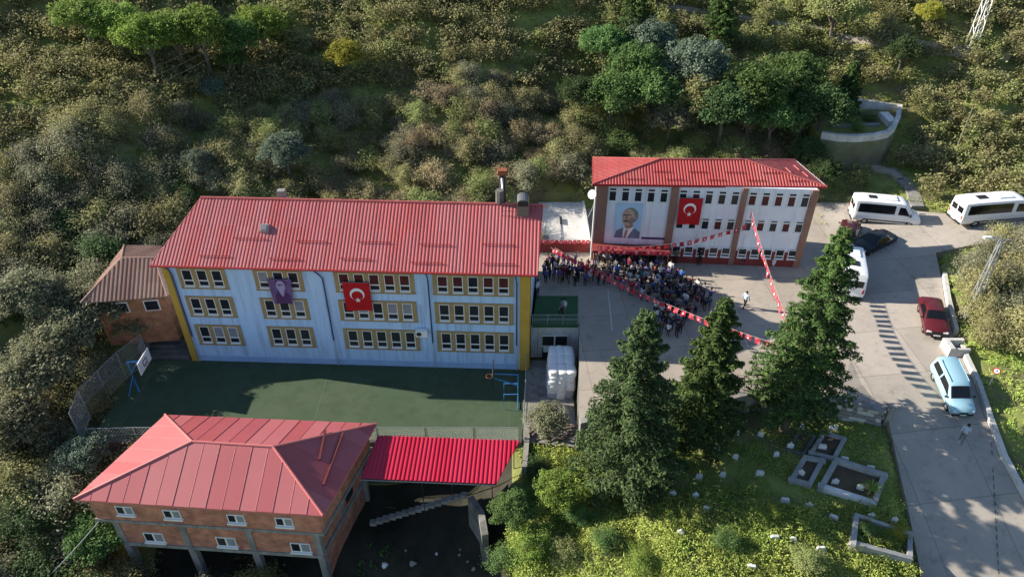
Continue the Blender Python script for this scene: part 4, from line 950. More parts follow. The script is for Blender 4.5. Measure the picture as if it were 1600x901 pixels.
# ------------------------------------------------------------------ vehicles: lofted bodies, x forward, wheels on z=0
def vehicle(name, label, cat, st, wheels, paint, glass, extras, group=None, wr=.31):
    """st: stations (x, z_bottom, z_belt, z_top, w_bottom, w_belt, w_top); glass: list of patches"""
    root = thing(name, label, cat, (0, 0, 0), 0, group)
    def ring(s):
        x, zb, zl, zt, wb, wl, wt = s
        half = [(0, zb), (wb*.9, zb), (wb, zb+.12), (wl*1.02, (zb+zl)/2+.05), (wl, zl), (wt, zt-.07), (wt*.82, zt-.01), (0, zt+.012)]
        return [Vector((x, y, z)) for y, z in half]+[Vector((x, -y, z)) for y, z in half[-2:0:-1]]
    # refine stations smoothly
    rs = []
    for a, b in zip(st[:-1], st[1:]):
        for k in range(3): rs.append(tuple(a[i]+(b[i]-a[i])*k/3 for i in range(7)))
    rs.append(st[-1]); rings = [ring(s) for s in rs]; n = len(rings[0]); mb = MB()
    mb.add([p for r in rings for p in r], [(i*n+j, i*n+(j+1) % n, (i+1)*n+(j+1) % n, (i+1)*n+j) for i in range(len(rings)-1) for j in range(n)]+[tuple(range(n)), tuple((len(rings)-1)*n+j for j in reversed(range(n)))])
    me = mb.mesh('body', paint); bm = bmesh.new(); bm.from_mesh(me); bmesh.ops.recalc_face_normals(bm, faces=bm.faces); bm.to_mesh(me); bm.free()
    for p in me.polygons: p.use_smooth = True
    try: me.set_sharp_from_angle(angle=R(32))
    except Exception: pass
    body = link(me, 'body', root)
    def S(x, j):                      # surface point at x on ring line j (float), left side
        xs = [s[0] for s in rs]; x = max(min(xs), min(max(xs), x)); k = 0
        while k < len(xs)-2 and (xs[k+1] > x if xs[0] > xs[-1] else xs[k+1] < x): k += 1
        t = (x-xs[k])/(xs[k+1]-xs[k]) if xs[k+1] != xs[k] else 0; j0 = int(j); f = j-j0
        g = lambda r: r[j0].lerp(r[min(j0+1, 7)], f); return g(rings[k]).lerp(g(rings[k+1]), t)
    for g in glass:
        if g[0] == 'side':
            _, x0, x1, x2, x3, jb, jt = g     # bottom x0..x1, top x2..x3
            for sy in (1, -1):
                mb = MB(); m = 6; vs = []
                for i in range(m+1):
                    for jj in (0, 1):
                        x = (x0+(x1-x0)*i/m) if jj == 0 else (x2+(x3-x2)*i/m); p = S(x, jb if jj == 0 else jt)+Vector((0, .012, .004)); vs.append(Vector((p.x, p.y*sy, p.z)))
                mb.add(vs, [(2*i, 2*i+2, 2*i+3, 2*i+1) if sy > 0 else (2*i+1, 2*i+3, 2*i+2, 2*i) for i in range(m)]); link(mb.mesh('side_window', 'car_glass'), 'side_window', root)
        else:
            _, x0, x1, nm = g                # across the car from station x0 (bottom) to x1 (top)
            mb = MB(); vs = []; js = (5.05, 5.5, 6, 6.5, 7); dx = .02 if x0 > x1 else -.02
            for x in (x0, (x0+x1)/2, x1):
                row = [S(x, j) for j in js]; row = row+[Vector((p.x, -p.y, p.z)) for p in row[-2::-1]]; vs += [p+Vector((dx*.6, 0, .014)) for p in row]
            m = 9; mb.add(vs, [(r*m+i, r*m+i+1, (r+1)*m+i+1, (r+1)*m+i) for r in range(2) for i in range(m-1)]); link(mb.mesh(nm, 'car_glass'), nm, root)
    wm = MB(); seg = 18
    prof = [(-.10, wr*.55), (-.10, wr*.93), (-.07, wr), (.07, wr), (.10, wr*.93), (.10, wr*.55)]
    vs = [Vector((r*math.cos(2*math.pi*i/seg), y, r*math.sin(2*math.pi*i/seg))) for i in range(seg) for y, r in prof]; k = len(prof)
    wm.add(vs, [(i*k+j, i*k+j+1, ((i+1) % seg)*k+j+1, ((i+1) % seg)*k+j) for i in range(seg) for j in range(k-1)]); tyre = wm.mesh('wheel', 'tyre', True)
    rimm = MB().tube([(0, -.075, 0), (0, .075, 0)], wr*.62, 14).mesh('rim', 'rim')
    for x, y in wheels:
        for sy in (1, -1):
            w = link(tyre, 'wheel', root, (x, sy*y, wr)); link(rimm, 'rim', w)
    for nm, m, boxes in extras:
        for c_, d_ in boxes:
            bmx = bmesh.new(); bmesh.ops.create_cube(bmx, size=1)
            for v in bmx.verts: v.co = Vector((v.co.x*d_[0]+c_[0], v.co.y*d_[1]+c_[1], v.co.z*d_[2]+c_[2]))
            bmesh.ops.bevel(bmx, geom=bmx.edges[:], offset=min(d_)*.25, segments=1, affect='EDGES')
            me = bpy.data.meshes.new(nm); bmx.to_mesh(me); bmx.free(); me.materials.append(MATS[m]); link(me, nm, root)
    return root
def place(root, loc, heading, scale=1, slope=0, roll=0):
    root.location = loc; root.rotation_euler = (roll, slope, heading); root.scale = (scale,)*3
# minibus: rear at -x
bus_st = [(-3.05, .42, 1.25, 2.35, .90, .95, .80), (-2.98, .36, 1.25, 2.62, .95, .99, .86), (-2.2, .34, 1.25, 2.70, .97, 1.0, .88), (0.6, .34, 1.25, 2.70, .97, 1.0, .88), (1.35, .34, 1.25, 2.62, .97, 1.0, .86), (1.75, .34, 1.22, 2.38, .97, .99, .82), (2.40, .34, 1.16, 1.42, .96, .98, .78), (2.95, .34, 1.0, 1.18, .92, .93, .72), (3.08, .42, .85, .98, .85, .84, .6)]
bus_glass = [('side', -2.75, .55, -2.7, .55, 4.12, 4.82), ('side', .85, 1.95, .9, 1.42, 4.12, 4.75), ('across', 2.36, 1.78, 'windscreen')]
def bus_extras(stripe=True):
    ex = [('bumper', 'trim_black', [((3.02, 0, .52), (.16, 1.66, .26)), ((-3.06, 0, .46), (.14, 1.8, .24))]), ('headlight', 'lamp_clear', [((2.97, .66, .88), (.16, .34, .2)), ((2.97, -.66, .88), (.16, .34, .2))]), ('grille', 'trim_black', [((3.07, 0, .82), (.04, .8, .18))]),
          ('mirror', 'trim_black', [((1.95, 1.14, 1.5), (.14, .2, .32)), ((1.95, -1.14, 1.5), (.14, .2, .32))]), ('tail_light', 'lamp_red', [((-3.05, .84, 1.1), (.08, .13, .45)), ((-3.05, -.84, 1.1), (.08, .13, .45))]),
          ('rear_window', 'car_glass', [((-3.05, .40, 1.75), (.06, .66, .6)), ((-3.05, -.40, 1.75), (.06, .66, .6))]), ('roof_hatch', 'trim_black', [((-1.5, 0, 2.73), (.75, .6, .05))]), ('air_unit', 'car_white', [((.1, 0, 2.75), (1.1, .95, .12))]),
          ('number_plate', 'lamp_clear', [((3.11, 0, .55), (.02, .5, .11)), ((-3.14, 0, .62), (.02, .5, .11))]), ('side_strip', 'trim_black', [((0, 1.0, .62), (4.2, .05, .13)), ((0, -1.0, .62), (4.2, .05, .13))])]
    return ex
bus = vehicle('minibus', 'white minibus parked at the foot of the hillside steps', 'minibus', bus_st, [(-1.9, .88), (2.1, .88)], 'car_white', bus_glass, bus_extras(), 'white school minibuses', .35)
pbus = at(1378, 345, .25); place(bus, pbus, R(-11), .95); bus.scale.z = .87
b2_ = copy_tree(bus); b2_['label'] = 'long white minibus partly hidden by roadside bushes at the right edge'; place(b2_, at(1549, 343, 1.05), R(8), 1.0); b2_.scale = (1.27, 1.0, .90)
b3_ = copy_tree(bus); b3_['label'] = 'white minibus half hidden behind the large spruce, casting a long shadow'; place(b3_, at(1321, 438, .02), R(74), .97)
sedan_st = [(-2.05, .42, .72, .86, .70, .74, .62), (-2.0, .30, .80, .93, .76, .80, .68), (-1.25, .24, .84, .98, .80, .83, .70), (-.72, .22, .86, 1.36, .81, .83, .58), (.25, .22, .86, 1.40, .81, .83, .58), (.95, .22, .84, .98, .81, .83, .72), (1.85, .24, .76, .86, .78, .80, .68), (2.05, .36, .68, .76, .70, .70, .58)]
sedan_gl = [('side', -1.0, .70, -.66, .2, 4.12, 4.85), ('across', .88, .30, 'windscreen'), ('across', -1.18, -.76, 'rear_window')]
def sedan_ex(): return [('bumper', 'trim_black', [((2.04, 0, .42), (.14, 1.5, .2)), ((-2.05, 0, .42), (.14, 1.5, .2))]), ('headlight', 'lamp_clear', [((2.02, .54, .66), (.1, .34, .16)), ((2.02, -.54, .66), (.1, .34, .16))]), ('grille', 'trim_black', [((2.07, 0, .64), (.03, .6, .13))]), ('tail_light', 'lamp_red', [((-2.03, .56, .70), (.08, .34, .18)), ((-2.03, -.56, .70), (.08, .34, .18))]),
    ('mirror', 'trim_black', [((.72, .92, .96), (.1, .16, .12)), ((.72, -.92, .96), (.1, .16, .12))]), ('number_plate', 'lamp_clear', [((2.12, 0, .42), (.02, .45, .1)), ((-2.13, 0, .46), (.02, .45, .1))]), ('side_strip', 'trim_black', [((0, .835, .55), (2.6, .03, .06)), ((0, -.835, .55), (2.6, .03, .06))])]
def on_road(px, py): return road_at(px, py)
def road_pose(root, px, py, heading, scale):
    p = road_at(px, py); f = Vector((math.cos(heading), math.sin(heading))); l = Vector((-f.y, f.x)); e = 1.2
    dz = road_z_s(p.x+f.x*e, p.y+f.y*e)-road_z_s(p.x-f.x*e, p.y-f.y*e); dl = road_z_s(p.x+l.x*.7, p.y+l.y*.7)-road_z_s(p.x-l.x*.7, p.y-l.y*.7)
    place(root, p+Vector((0, 0, .01)), heading, scale, -math.atan2(dz, 2*e), math.atan2(dl, 1.4))
rc = vehicle('car', 'dark red saloon car parked beside the roadside wall', 'car', sedan_st, [(-1.25, .72), (1.3, .72)], 'car_red', sedan_gl, sedan_ex())
road_pose(rc, 1455, 504, R(-107), 1.0)
bc = vehicle('car', 'black car parked in the shade of the white school', 'car', sedan_st, [(-1.25, .72), (1.3, .72)], 'car_black', sedan_gl, sedan_ex()); place(bc, at(1362, 387, .05), R(32)+math.pi, 1.04)
mc = vehicle('car', 'dark maroon car behind the black car in the shade', 'car', sedan_st, [(-1.25, .72), (1.3, .72)], 'car_maroon', sedan_gl, sedan_ex()); place(mc, at(1322, 372, .05), R(60), 1.0)
van_st = [(-2.15, .40, .95, 1.55, .76, .80, .66), (-2.1, .28, .98, 1.74, .82, .86, .68), (-1.3, .24, .98, 1.80, .84, .88, .70), (.2, .24, .98, 1.78, .84, .88, .70), (.45, .24, .97, 1.70, .84, .88, .68), (1.25, .24, .92, 1.08, .84, .86, .74), (1.95, .28, .80, .90, .80, .82, .68), (2.12, .40, .68, .76, .70, .70, .56)]
van_gl = [('side', -1.9, -.75, -1.85, -.72, 4.12, 4.8), ('side', -.6, .95, -.58, .32, 4.12, 4.8), ('across', 1.18, .5, 'windscreen')]
vx = [('bumper', 'trim_black', [((2.1, 0, .42), (.14, 1.5, .22)), ((-2.14, 0, .42), (.12, 1.6, .22))]), ('headlight', 'lamp_clear', [((2.0, .62, .70), (.2, .26, .16)), ((2.0, -.62, .70), (.2, .26, .16))]), ('grille', 'trim_black', [((2.13, 0, .62), (.03, .6, .1))]), ('mirror', 'trim_black', [((1.0, 1.0, 1.08), (.12, .2, .18)), ((1.0, -1.0, 1.08), (.12, .2, .18))]), ('number_plate', 'lamp_clear', [((2.18, 0, .45), (.02, .45, .1))]), ('roof_rail', 'car_blue', [((-.8, .64, 1.82), (2.0, .05, .05)), ((-.8, -.64, 1.82), (2.0, .05, .05))]), ('tail_light', 'lamp_red', [((-2.14, .74, 1.0), (.06, .12, .5)), ((-2.14, -.74, 1.0), (.06, .12, .5))])]
bv = vehicle('car', 'pale blue family van parked on the sunny road near the walker', 'car', van_st, [(-1.3, .76), (1.35, .76)], 'car_blue', van_gl, vx, None, .32)
road_pose(bv, 1483, 615, R(-92), .92)

# ------------------------------------------------------------------ people
def person_mesh(pose, rr):
    """one continuous skinned figure, 1.7 m tall, facing -y"""
    V = []; E = []; RAD = []
    def v(p, r, par=None):
        V.append(p); RAD.append(r); i = len(V)-1
        if par is not None: E.append((par, i))
        return i
    st_, arm = pose
    pel = v((0, 0, .92), (.15, .11)); sp = v((0, 0, 1.12), (.135, .10), pel); chst = v((0, .01, 1.32), (.165, .11), sp); nk0 = v((0, .015, 1.44), (.07, .065), chst)
    nk = v((0, 0, 1.50), (.05, .05), nk0); hd = v((0, -.015, 1.585), (.075, .09), nk); v((0, -.01, 1.67), (.06, .07), hd)
    for s in (-1, 1):
        f = st_*s
        hip = v((s*.09, 0, .86), (.095, .10), pel); kn = v((s*.10, -f*.16-.01, .49), (.06, .065), hip); an = v((s*.10, -f*.26+.03 if f > 0 else -f*.30+.05, .09), (.04, .045), kn); v((s*.105, (-f*.26 if f > 0 else -f*.30)-.11, .045), (.04, .035), an)
        sh = v((s*.19, .01, 1.38), (.065, .065), chst)
        if arm == 'down': el, wr = (s*.235, f*.10+.02, 1.12), (s*.24, f*.20-.04, .88)
        elif arm == 'fold': el, wr = (s*.24, -.02, 1.12), (s*.05, -.19, 1.14)
        elif arm == 'up': el, wr = (s*.30, -.06, 1.30), (s*.22, -.22, 1.46)
        else: el, wr = (s*.26, .04, 1.13), (s*.17, -.16, 1.05)
        e = v(el, (.045, .045), sh); w = v(wr, (.03, .03), e); d = (Vector(wr)-Vector(el)).normalized()
        palm = v(tuple(Vector(wr)+d*.06), (.033, .022), w)
        side = d.cross(Vector((s*.9, .3, .2))).normalized()
        for k, ln in enumerate((.06, .075, .08, .07)): v(tuple(Vector(wr)+d*(.09+ln*.6)+side*(.022*(k-1.5))), (.008, .008), palm)
        v(tuple(Vector(wr)+d*.07+side*.055), (.009, .009), w)
    me = bpy.data.meshes.new('p'); me.from_pydata(V, E, []); o = bpy.data.objects.new('p', me); col.objects.link(o)
    sk = o.modifiers.new('s', 'SKIN'); sk.use_smooth_shade = True
    for i, r in enumerate(RAD): me.skin_vertices[0].data[i].radius = r
    me.skin_vertices[0].data[0].use_root = True
    sb = o.modifiers.new('u', 'SUBSURF'); sb.levels = 1
    dg = bpy.context.evaluated_depsgraph_get(); ev = bpy.data.meshes.new_from_object(o.evaluated_get(dg)); bpy.data.objects.remove(o)
    ev.name = 'body'; ev.materials.clear()
    for m in ('skin', 'cloth_navy', 'cloth_black', 'shoe'): ev.materials.append(MATS[m])
    for p in ev.polygons:
        c_ = p.center; x, z = abs(c_.x), c_.z
        p.use_smooth = True
        if z > 1.445 and x < .12: p.material_index = 0
        elif z < .10: p.material_index = 3
        elif z < .93 and x < .20 and not (x > .19): p.material_index = 2
        elif arm == 'down' and z < 1.0 and x > .195: p.material_index = 0
        elif arm != 'down' and c_.y < -.14 and z > 1.0: p.material_index = 0
        else: p.material_index = 1
    return ev
POSES = [person_mesh(p, rng) for p in ((0.05, 'down'), (.1, 'fold'), (.75, 'down'), (.15, 'up'), (.2, 'hold'), (-.7, 'down'))]
hm = MB(); seg = 10
vs = [Vector((0, .0, 1.735))]+[Vector((.092*math.sin(t)*math.cos(a), .012+.108*math.sin(t)*math.sin(a), 1.612+.122*math.cos(t)-(.05 if math.sin(a) > .3 and t > 1.5 else 0))) for t in (.5, 1.0, 1.6) for a in [2*math.pi*i/seg for i in range(seg)]]
hm.add(vs, [(0, 1+i, 1+(i+1) % seg) for i in range(seg)]+[(1+r*seg+i, 1+(r+1)*seg+i, 1+(r+1)*seg+(i+1) % seg, 1+r*seg+(i+1) % seg) for r in range(2) for i in range(seg)])
HAIR = hm.mesh('hair', 'hair', True)
fm = MB().bx(-.045, -.02, -.112, -.098, 1.590, 1.602, 0).bx(.02, .045, -.112, -.098, 1.590, 1.602, 0).box((0, -.112, 1.565), (.022, .035, .04), None, 1).bx(-.025, .025, -.104, -.09, 1.525, 1.533, 2)
FACE = fm.mesh('face', ['hair', 'skin', 'cloth_maroon'])
COLN = {'cloth_navy': 'navy', 'cloth_black': 'black', 'cloth_maroon': 'maroon', 'cloth_white': 'white', 'cloth_blue': 'bright blue', 'cloth_grey': 'grey', 'cloth_purple': 'purple', 'cloth_teal': 'teal', 'cloth_khaki': 'khaki', 'cloth_pale': 'pale blue', 'cloth_pink': 'pink'}
def person(loc, rz, top, legs, k, sc, label, group=None):
    t = thing('person', label, 'person', loc, rz, group); t.scale = (sc*random.uniform(.94, 1.08), sc*random.uniform(.94, 1.08), sc)
    b = link(POSES[k], 'body', t)
    for i, m in ((1, top), (2, legs)): b.material_slots[i].link = 'OBJECT'; b.material_slots[i].material = MATS[m]
    link(HAIR, 'hair', t); link(FACE, 'face', t); return t
def scatter_people(poly, n, where, mind, group, cols, face):
    P = [(p[0], p[1]) for p in poly]; xs = [p[0] for p in P]; ys = [p[1] for p in P]; got = []; tries = 0; x1_, x2_ = min(xs)+(max(xs)-min(xs))*.34, min(xs)+(max(xs)-min(xs))*.67
    while len(got) < n and tries < 9000:
        tries += 1; px, py = random.uniform(min(xs), max(xs)), random.uniform(min(ys), max(ys))
        if not inside(poly, np.array([px]), np.array([py]))[0]: continue
        p = at(px, py, 0)
        if any((p-q).length < mind for q in got): continue
        got.append(p); top = random.choice(cols); legs = random.choice(['cloth_black', 'cloth_navy', 'cloth_navy', 'cloth_grey', 'cloth_black', 'cloth_khaki'])
        sc = random.uniform(.70, .86) if random.random() < .85 else random.uniform(.92, 1.0)
        person(p, face+random.uniform(-.7, .7), top, legs, random.choice([0, 0, 1, 3, 4]), sc, f'{"pupil" if sc < .9 else "adult"} in {COLN[top]} top and {COLN[legs]} trousers, {"left" if px < x1_ else ("right" if px > x2_ else "middle")} part, {where}', group)
DARK = ['cloth_navy']*5+['cloth_black']*6+['cloth_maroon']*4+['cloth_white']*3+['cloth_grey']*3+['cloth_purple']*2+['cloth_teal', 'cloth_khaki', 'cloth_blue', 'cloth_pale']
RED = ['cloth_maroon']*5+['cloth_navy']*3+['cloth_purple']*3+['cloth_white']*2+['cloth_black']*3
scatter_people([(848, 420), (872, 412), (930, 425), (945, 445), (900, 448), (848, 442)], 44, 'crowd row by the green terrace', .42, 'crowd by the terrace', RED, 2.4)
scatter_people([(928, 395), (1010, 397), (1010, 418), (930, 415)], 34, 'crowd at the school entrance', .42, 'crowd at the entrance', DARK, -.2)
scatter_people([(940, 418), (1010, 420), (1045, 428), (1062, 442), (1098, 462), (1112, 480), (1092, 496), (1035, 488), (1000, 470), (960, 448), (940, 440)], 105, 'main yard crowd', .43, 'crowd in the yard', DARK, 2.6)
scatter_people([(1020, 490), (1075, 498), (1062, 530), (1030, 525)], 20, 'crowd end behind the spruces', .43, 'crowd near the spruces', RED+['cloth_white']*4, 2.6)
ppl = [((1162, 481), 'cloth_pale', 'cloth_black', 2, 'person in a pale shirt walking alone across the sunlit yard', .95, 2.2, 0), ((1027, 412), 'cloth_white', 'cloth_grey', 2, 'person in white striding from the school entrance', 1.0, .4, 0), ((1038, 414), 'cloth_purple', 'cloth_black', 0, 'person in lilac top and black trousers by the entrance', .98, 0, 0), ((1092, 414), 'cloth_black', 'cloth_black', 1, 'person in black against the dark red school plinth', .95, 0, 0), ((1160, 414), 'cloth_black', 'cloth_navy', 0, 'person in dark clothes under the right windows of the white school', .98, 0, 0),
       ((877, 492), 'cloth_grey', 'cloth_black', 5, 'person in grey bending on the green terrace', .92, 1.2, .02), ((881, 490), 'cloth_white', 'cloth_grey', 0, 'person in white on the green terrace', .88, -.8, .02), ((840, 462), 'cloth_white', 'cloth_navy', 0, 'person in white beside the corner of the long school', .95, 1.0, .02), ((1055, 412), 'cloth_khaki', 'cloth_black', 4, 'person in khaki beside the school entrance', .92, .2, 0), ((1123, 412), 'cloth_grey', 'cloth_black', 0, 'person in grey standing before the low windows', .88, .1, 0)]
for (p, tp, lg, k, lb, sc, rz, z) in ppl: person(at(*p, z), rz, tp, lg, k, sc, lb)
p = road_at(1500, 691); person(p+Vector((0, 0, .015)), 2.4, 'cloth_pale', 'cloth_grey', 2, 1.0, 'person in pale top walking up the road behind the blue van')

# ------------------------------------------------------------------ bunting
def bunting(label, a, b, sag, n, w, h, seed, cross=False):
    rr = random.Random(seed); t = thing('bunting', label, 'bunting', a, 0)
    P = lambda k: a.lerp(b, k)-Vector((0, 0, sag*4*k*(1-k)))
    MB().tube([P(k/24) for k in range(25)], .012, 4).build('rope', 'rope', t)
    for i in range(n):
        k = (i+.5)/n; p = P(k); d = (P(min(1, k+.01))-P(max(0, k-.01))).normalized(); swing = Vector((rr.uniform(-.12, .12), rr.uniform(-.12, .12), -1)).normalized()
        nn = d.cross(swing).normalized(); mb = MB(); pts = []
        for j in range(4):
            for s in (-.5, 0, .5): pts.append(p+d*(s*w)+swing*(h*j/3)+nn*(.05*math.sin(j*1.7+s*3+i)))
        mb.add(pts, [(j*3+s, j*3+s+1, j*3+s+4, j*3+s+3) for j in range(3) for s in range(2)])
        f = mb.build('flag', 'bunting_red' if rr.random() < .7 else 'bunting_dark', t)
        if i % 2 == 0:
            c_ = p+swing*h*.5; vs = [c_+d*(.13*h*math.cos(q))+swing*(.2*h*math.sin(q)) for q in [2*math.pi*z/10 for z in range(10)]]
            MB().add([q+nn*.035 for q in vs]+[q-nn*.035 for q in vs], [tuple(range(10)), tuple(range(19, 9, -1))]).build('emblem', 'flag_white', f)
    return t
TIE = Vector((17.75, 34.3, 5.3))
bunting('long line of red flags crossing the yard from the annex to the large spruce', Vector((3.5, 51.0, 2.1)), TIE, .75, 34, .40, .46, 1)
bunting('second line of red flags from the annex running above the crowd', Vector((3.2, 51.3, 1.9)), Vector((9.6, 44.8, 2.9)), .2, 15, .3, .4, 2)
pB = lambda u, o, z: WB.a+WB.d*u+WB.n*o+Vector((0, 0, z))
bunting('line of red flags along the white school front above the low windows', pB(.2, 1.4, 2.35), pB(12.3, .5, 4.35), .9, 20, .36, .42, 3)
bunting('short line of red flags over the school entrance canopy', pB(.3, 1.42, 2.0), pB(6.2, 1.42, 2.05), .08, 12, .3, .4, 4)
bunting('straight line of red flags from the white school down to the spruce', pB(12.3, .3, 5.6), TIE+Vector((0, .3, .1)), .55, 27, .34, .60, 5)
bunting('line of red flags along the annex parapet', Vector((2.5, 53.45, 1.35)), Vector((6.7, 53.45, 1.3)), .05, 11, .3, .4, 6)
bn = MB().bx(2.3, 6.2, -1.34, -1.31, 1.5, 2.0).build('entrance_banner', 'bunting_red', B, world=False)

# ------------------------------------------------------------------ small yard things
bk = thing('bucket', 'white plastic barrel standing by the white school wall', 'barrel', at(1207, 414, 0)); p = bk.location
MB().tube([p, p+Vector((0, 0, .3)), p+Vector((0, 0, .62))], [.2, .25, .26], 12).build('barrel', 'white_pvc', bk, smooth=False); MB().tube([p+Vector((0, 0, .62)), p+Vector((0, 0, .66))], .28, 12).build('rim', 'white_pvc', bk)
bx_ = thing('loudspeaker', 'dark loudspeaker box standing on the sunlit yard', 'loudspeaker', at(1155, 528, 0)); p = bx_.location
MB().box(p+Vector((0, 0, .30)), (.5, .42, .6)).build('cabinet', 'metal_grey', bx_)
for dx in (-.11, .11): MB().bx(p.x+dx-.09, p.x+dx+.09, p.y-.225, p.y-.211, p.z+.08, p.z+.52).build('grille', 'metal_dark', bx_)
tb = thing('table', 'small table with papers beside the loudspeaker', 'table', at(1138, 505, 0)); p = tb.location
MB().box(p+Vector((0, 0, .72)), (1.0, .6, .05)).build('table_top', 'metal_grey', tb)
for dx in (-.44, .44):
    for dy in (-.25, .25): MB().tube([p+Vector((dx, dy, 0)), p+Vector((dx, dy, .695))], .025, 5).build('leg', 'metal_dark', tb)

# ------------------------------------------------------------------ graves
STONE = {}
def headstone_mesh(k):
    if k in STONE: return STONE[k]
    w, h, th = ((.46, .72, .10), (.38, .55, .09), (.55, .50, .16), (.42, .85, .11))[k]
    if k == 2: pts = [(-w/2, 0), (w/2, 0), (w/2, h*.8), (w/2-.06, h), (-w/2+.06, h), (-w/2, h*.8)]
    elif k == 1: pts = [(-w/2, 0), (w/2, 0), (w/2, h*.75), (w*.3, h*.95), (0, h), (-w*.3, h*.95), (-w/2, h*.75)]
    else: pts = [(-w/2, 0), (w/2, 0), (w/2, h*.72), (w*.22, h*.80), (0, h), (-w*.22, h*.80), (-w/2, h*.72)]
    n = len(pts); f = [Vector((x, -th/2, z)) for x, z in pts]; b = [Vector((x, th/2, z)) for x, z in pts]
    me = MB().add(f+b, [tuple(range(n)), tuple(range(2*n-1, n-1, -1))]+[(i, n+i, n+(i+1) % n, (i+1) % n) for i in range(n)]).mesh('stone', 'marble')
    base = MB().bx(-w/2-.05, w/2+.05, -th/2-.06, th/2+.06, -.25, .05).mesh('base', 'grave_grey')
    STONE[k] = (me, base); return STONE[k]
HS = [(1118, 704, 0, 'beside the shaded trunk of the middle spruce'), (1148, 717, 1, 'in the shade left of the large spruce'), (1188, 682, 1, 'in the grass strip below the yard wall'), (1152, 681, 1, 'near the foot of the yard wall'), (1091, 748, 0, 'right of the front spruce trunk'), (1128, 745, 1, 'in deep shade between the spruces'), (1186, 743, 2, 'low and tilted in the shaded grass'), (1212, 714, 1, 'close left of the tall white stone'), (1233, 702, 0, 'tall, beside the small grave plot'), (1251, 674, 3, 'just right of the large spruce trunk'), (1301, 672, 2, 'above the shaded grave plot by the wall'), (1284, 702, 2, 'broad, inside the upper grave plot'),
      (1249, 744, 0, 'inside the small square grave plot'), (1050, 776, 0, 'at the edge of the sunny weeds left of centre'), (1086, 781, 3, 'bright and largest at the sunlit weed edge'), (1062, 838, 0, 'alone in the bright weeds'), (1102, 798, 1, 'leaning behind the bright stone'), (1225, 785, 2, 'lying at the shade line'), (1263, 796, 0, 'on the shade line below the plots'), (1300, 812, 2, 'below the long white grave plot'), (1208, 843, 2, 'low in the bright weeds'), (1173, 889, 2, 'near the bottom edge in the weeds'), (1238, 846, 1, 'small in the weeds'), (1281, 862, 2, 'sunk in weeds left of the overgrown plot'),
      (1303, 757, 0, 'left inside the long white grave plot'), (1342, 766, 0, 'right inside the long white grave plot'), (1358, 736, 2, 'behind the long white grave plot'), (1318, 722, 2, 'small, on the rim of the long plot'), (1357, 811, 3, 'at the top of the overgrown plot'), (1393, 818, 3, 'near the road at the overgrown plot'), (1350, 860, 0, 'front left of the overgrown plot'), (1391, 872, 0, 'front right of the overgrown plot'), (1172, 890, 1, 'small at the lower edge of the cemetery')]
for px, py, k, where in HS:
    p = onground(px, py); a, b = headstone_mesh(k); t = thing('headstone', 'white headstone '+where, 'headstone', p+Vector((0, 0, .02)), random.uniform(-.5, .1), 'headstones of the cemetery')
    t.rotation_euler = (random.uniform(-.12, .12), random.uniform(-.08, .08), random.uniform(-.5, .1)); t.scale = (.9,)*3
    link(a, 'stone', t); link(b, 'base', t)
def plot(label, px, hgt, th, m, front=None):
    q = [onground(*p) for p in px]; z = max(p.z for p in q)+hgt; t = thing('grave_plot', label, 'grave', sum(q, Vector())/4)
    for i in range(4):
        a, b = q[i].copy(), q[(i+1) % 4].copy(); a.z += hgt-.004*(i % 2); b.z += hgt-.004*(i % 2); d = (b-a).normalized(); n_ = Vector((-d.y, d.x, 0))*th
        MB().prism([a, b, b+n_, a+n_], hgt+.5).build('kerb', (front if front and i == 0 else m), t)
    c_ = sum(q, Vector())/4; MB().prism([up(c_+(p-c_)*.86, c_.z+(p.z-c_.z)*.86+hgt*.4) for p in q], .3).build('earth', 'earth', t)
    return t
plot('grey walled grave plot with a small white stone, left of the long plot', [(1231, 754), (1266, 764), (1288, 722), (1254, 715)], .35, .28, 'grave_grey')
plot('long white-fronted grave plot holding two headstones', [(1276, 766), (1367, 795), (1384, 746), (1302, 720)], .45, .32, 'grave_grey', 'marble')
plot('shaded grey grave plot with broad white stone, farthest back', [(1262, 712), (1304, 722), (1322, 688), (1285, 676)], .3, .25, 'grave_grey')
plot('dark low grave plot left of the broad white stone', [(1226, 706), (1256, 714), (1276, 682), (1248, 672)], .2, .2, 'concrete_dark')
plot('overgrown old stone grave plot beside the road, nearest the camera', [(1324, 860), (1420, 886), (1420, 842), (1330, 812)], .75, .28, 'grave_grey')

# ------------------------------------------------------------------ hillside: walled garden, paths, poles
PLANTS = []
wg = thing('walled_garden', 'curved pale concrete retaining wall holding a small planted terrace on the hillside', 'terrace', onground(1345, 250))
base = onground(1350, 250); ZT = base.z+3.4
rim = [at(*p, ZT) for p in ((1284, 209), (1310, 213), (1340, 214), (1368, 212), (1390, 207), (1400, 198), (1406, 184), (1409, 165))]
for a, b in zip(rim[:-1], rim[1:]):
    d = (b-a).normalized(); n_ = Vector((-d.y, d.x, 0))*.35; MB().prism([a, b, b+n_, a+n_], 4.6).build('wall', 'concrete_white', wg)
    MB().prism([a+Vector((0, 0, .12))-n_*.15, b+Vector((0, 0, .12))-n_*.15, b+n_*1.15+Vector((0, 0, .12)), a+n_*1.15+Vector((0, 0, .12))], .117).build('coping', 'concrete_white', wg)
back = [at(1330, 158, ZT), at(1290, 175, ZT)]
MB().prism([up(p, ZT-.55) for p in rim[:1]+rim[1:]+[rim[-1]+Vector((-3, .2, 0)), rim[0]+Vector((.2, 3.5, 0))]], 3.5).build('soil', 'terrain', wg)
a, b = at(1300, 196, ZT-.3), at(1376, 194, ZT-.3); MB().prism([a, b, b+Vector((0, .3, 0)), a+Vector((0, .3, 0))], .6).build('inner_kerb', 'concrete', wg)
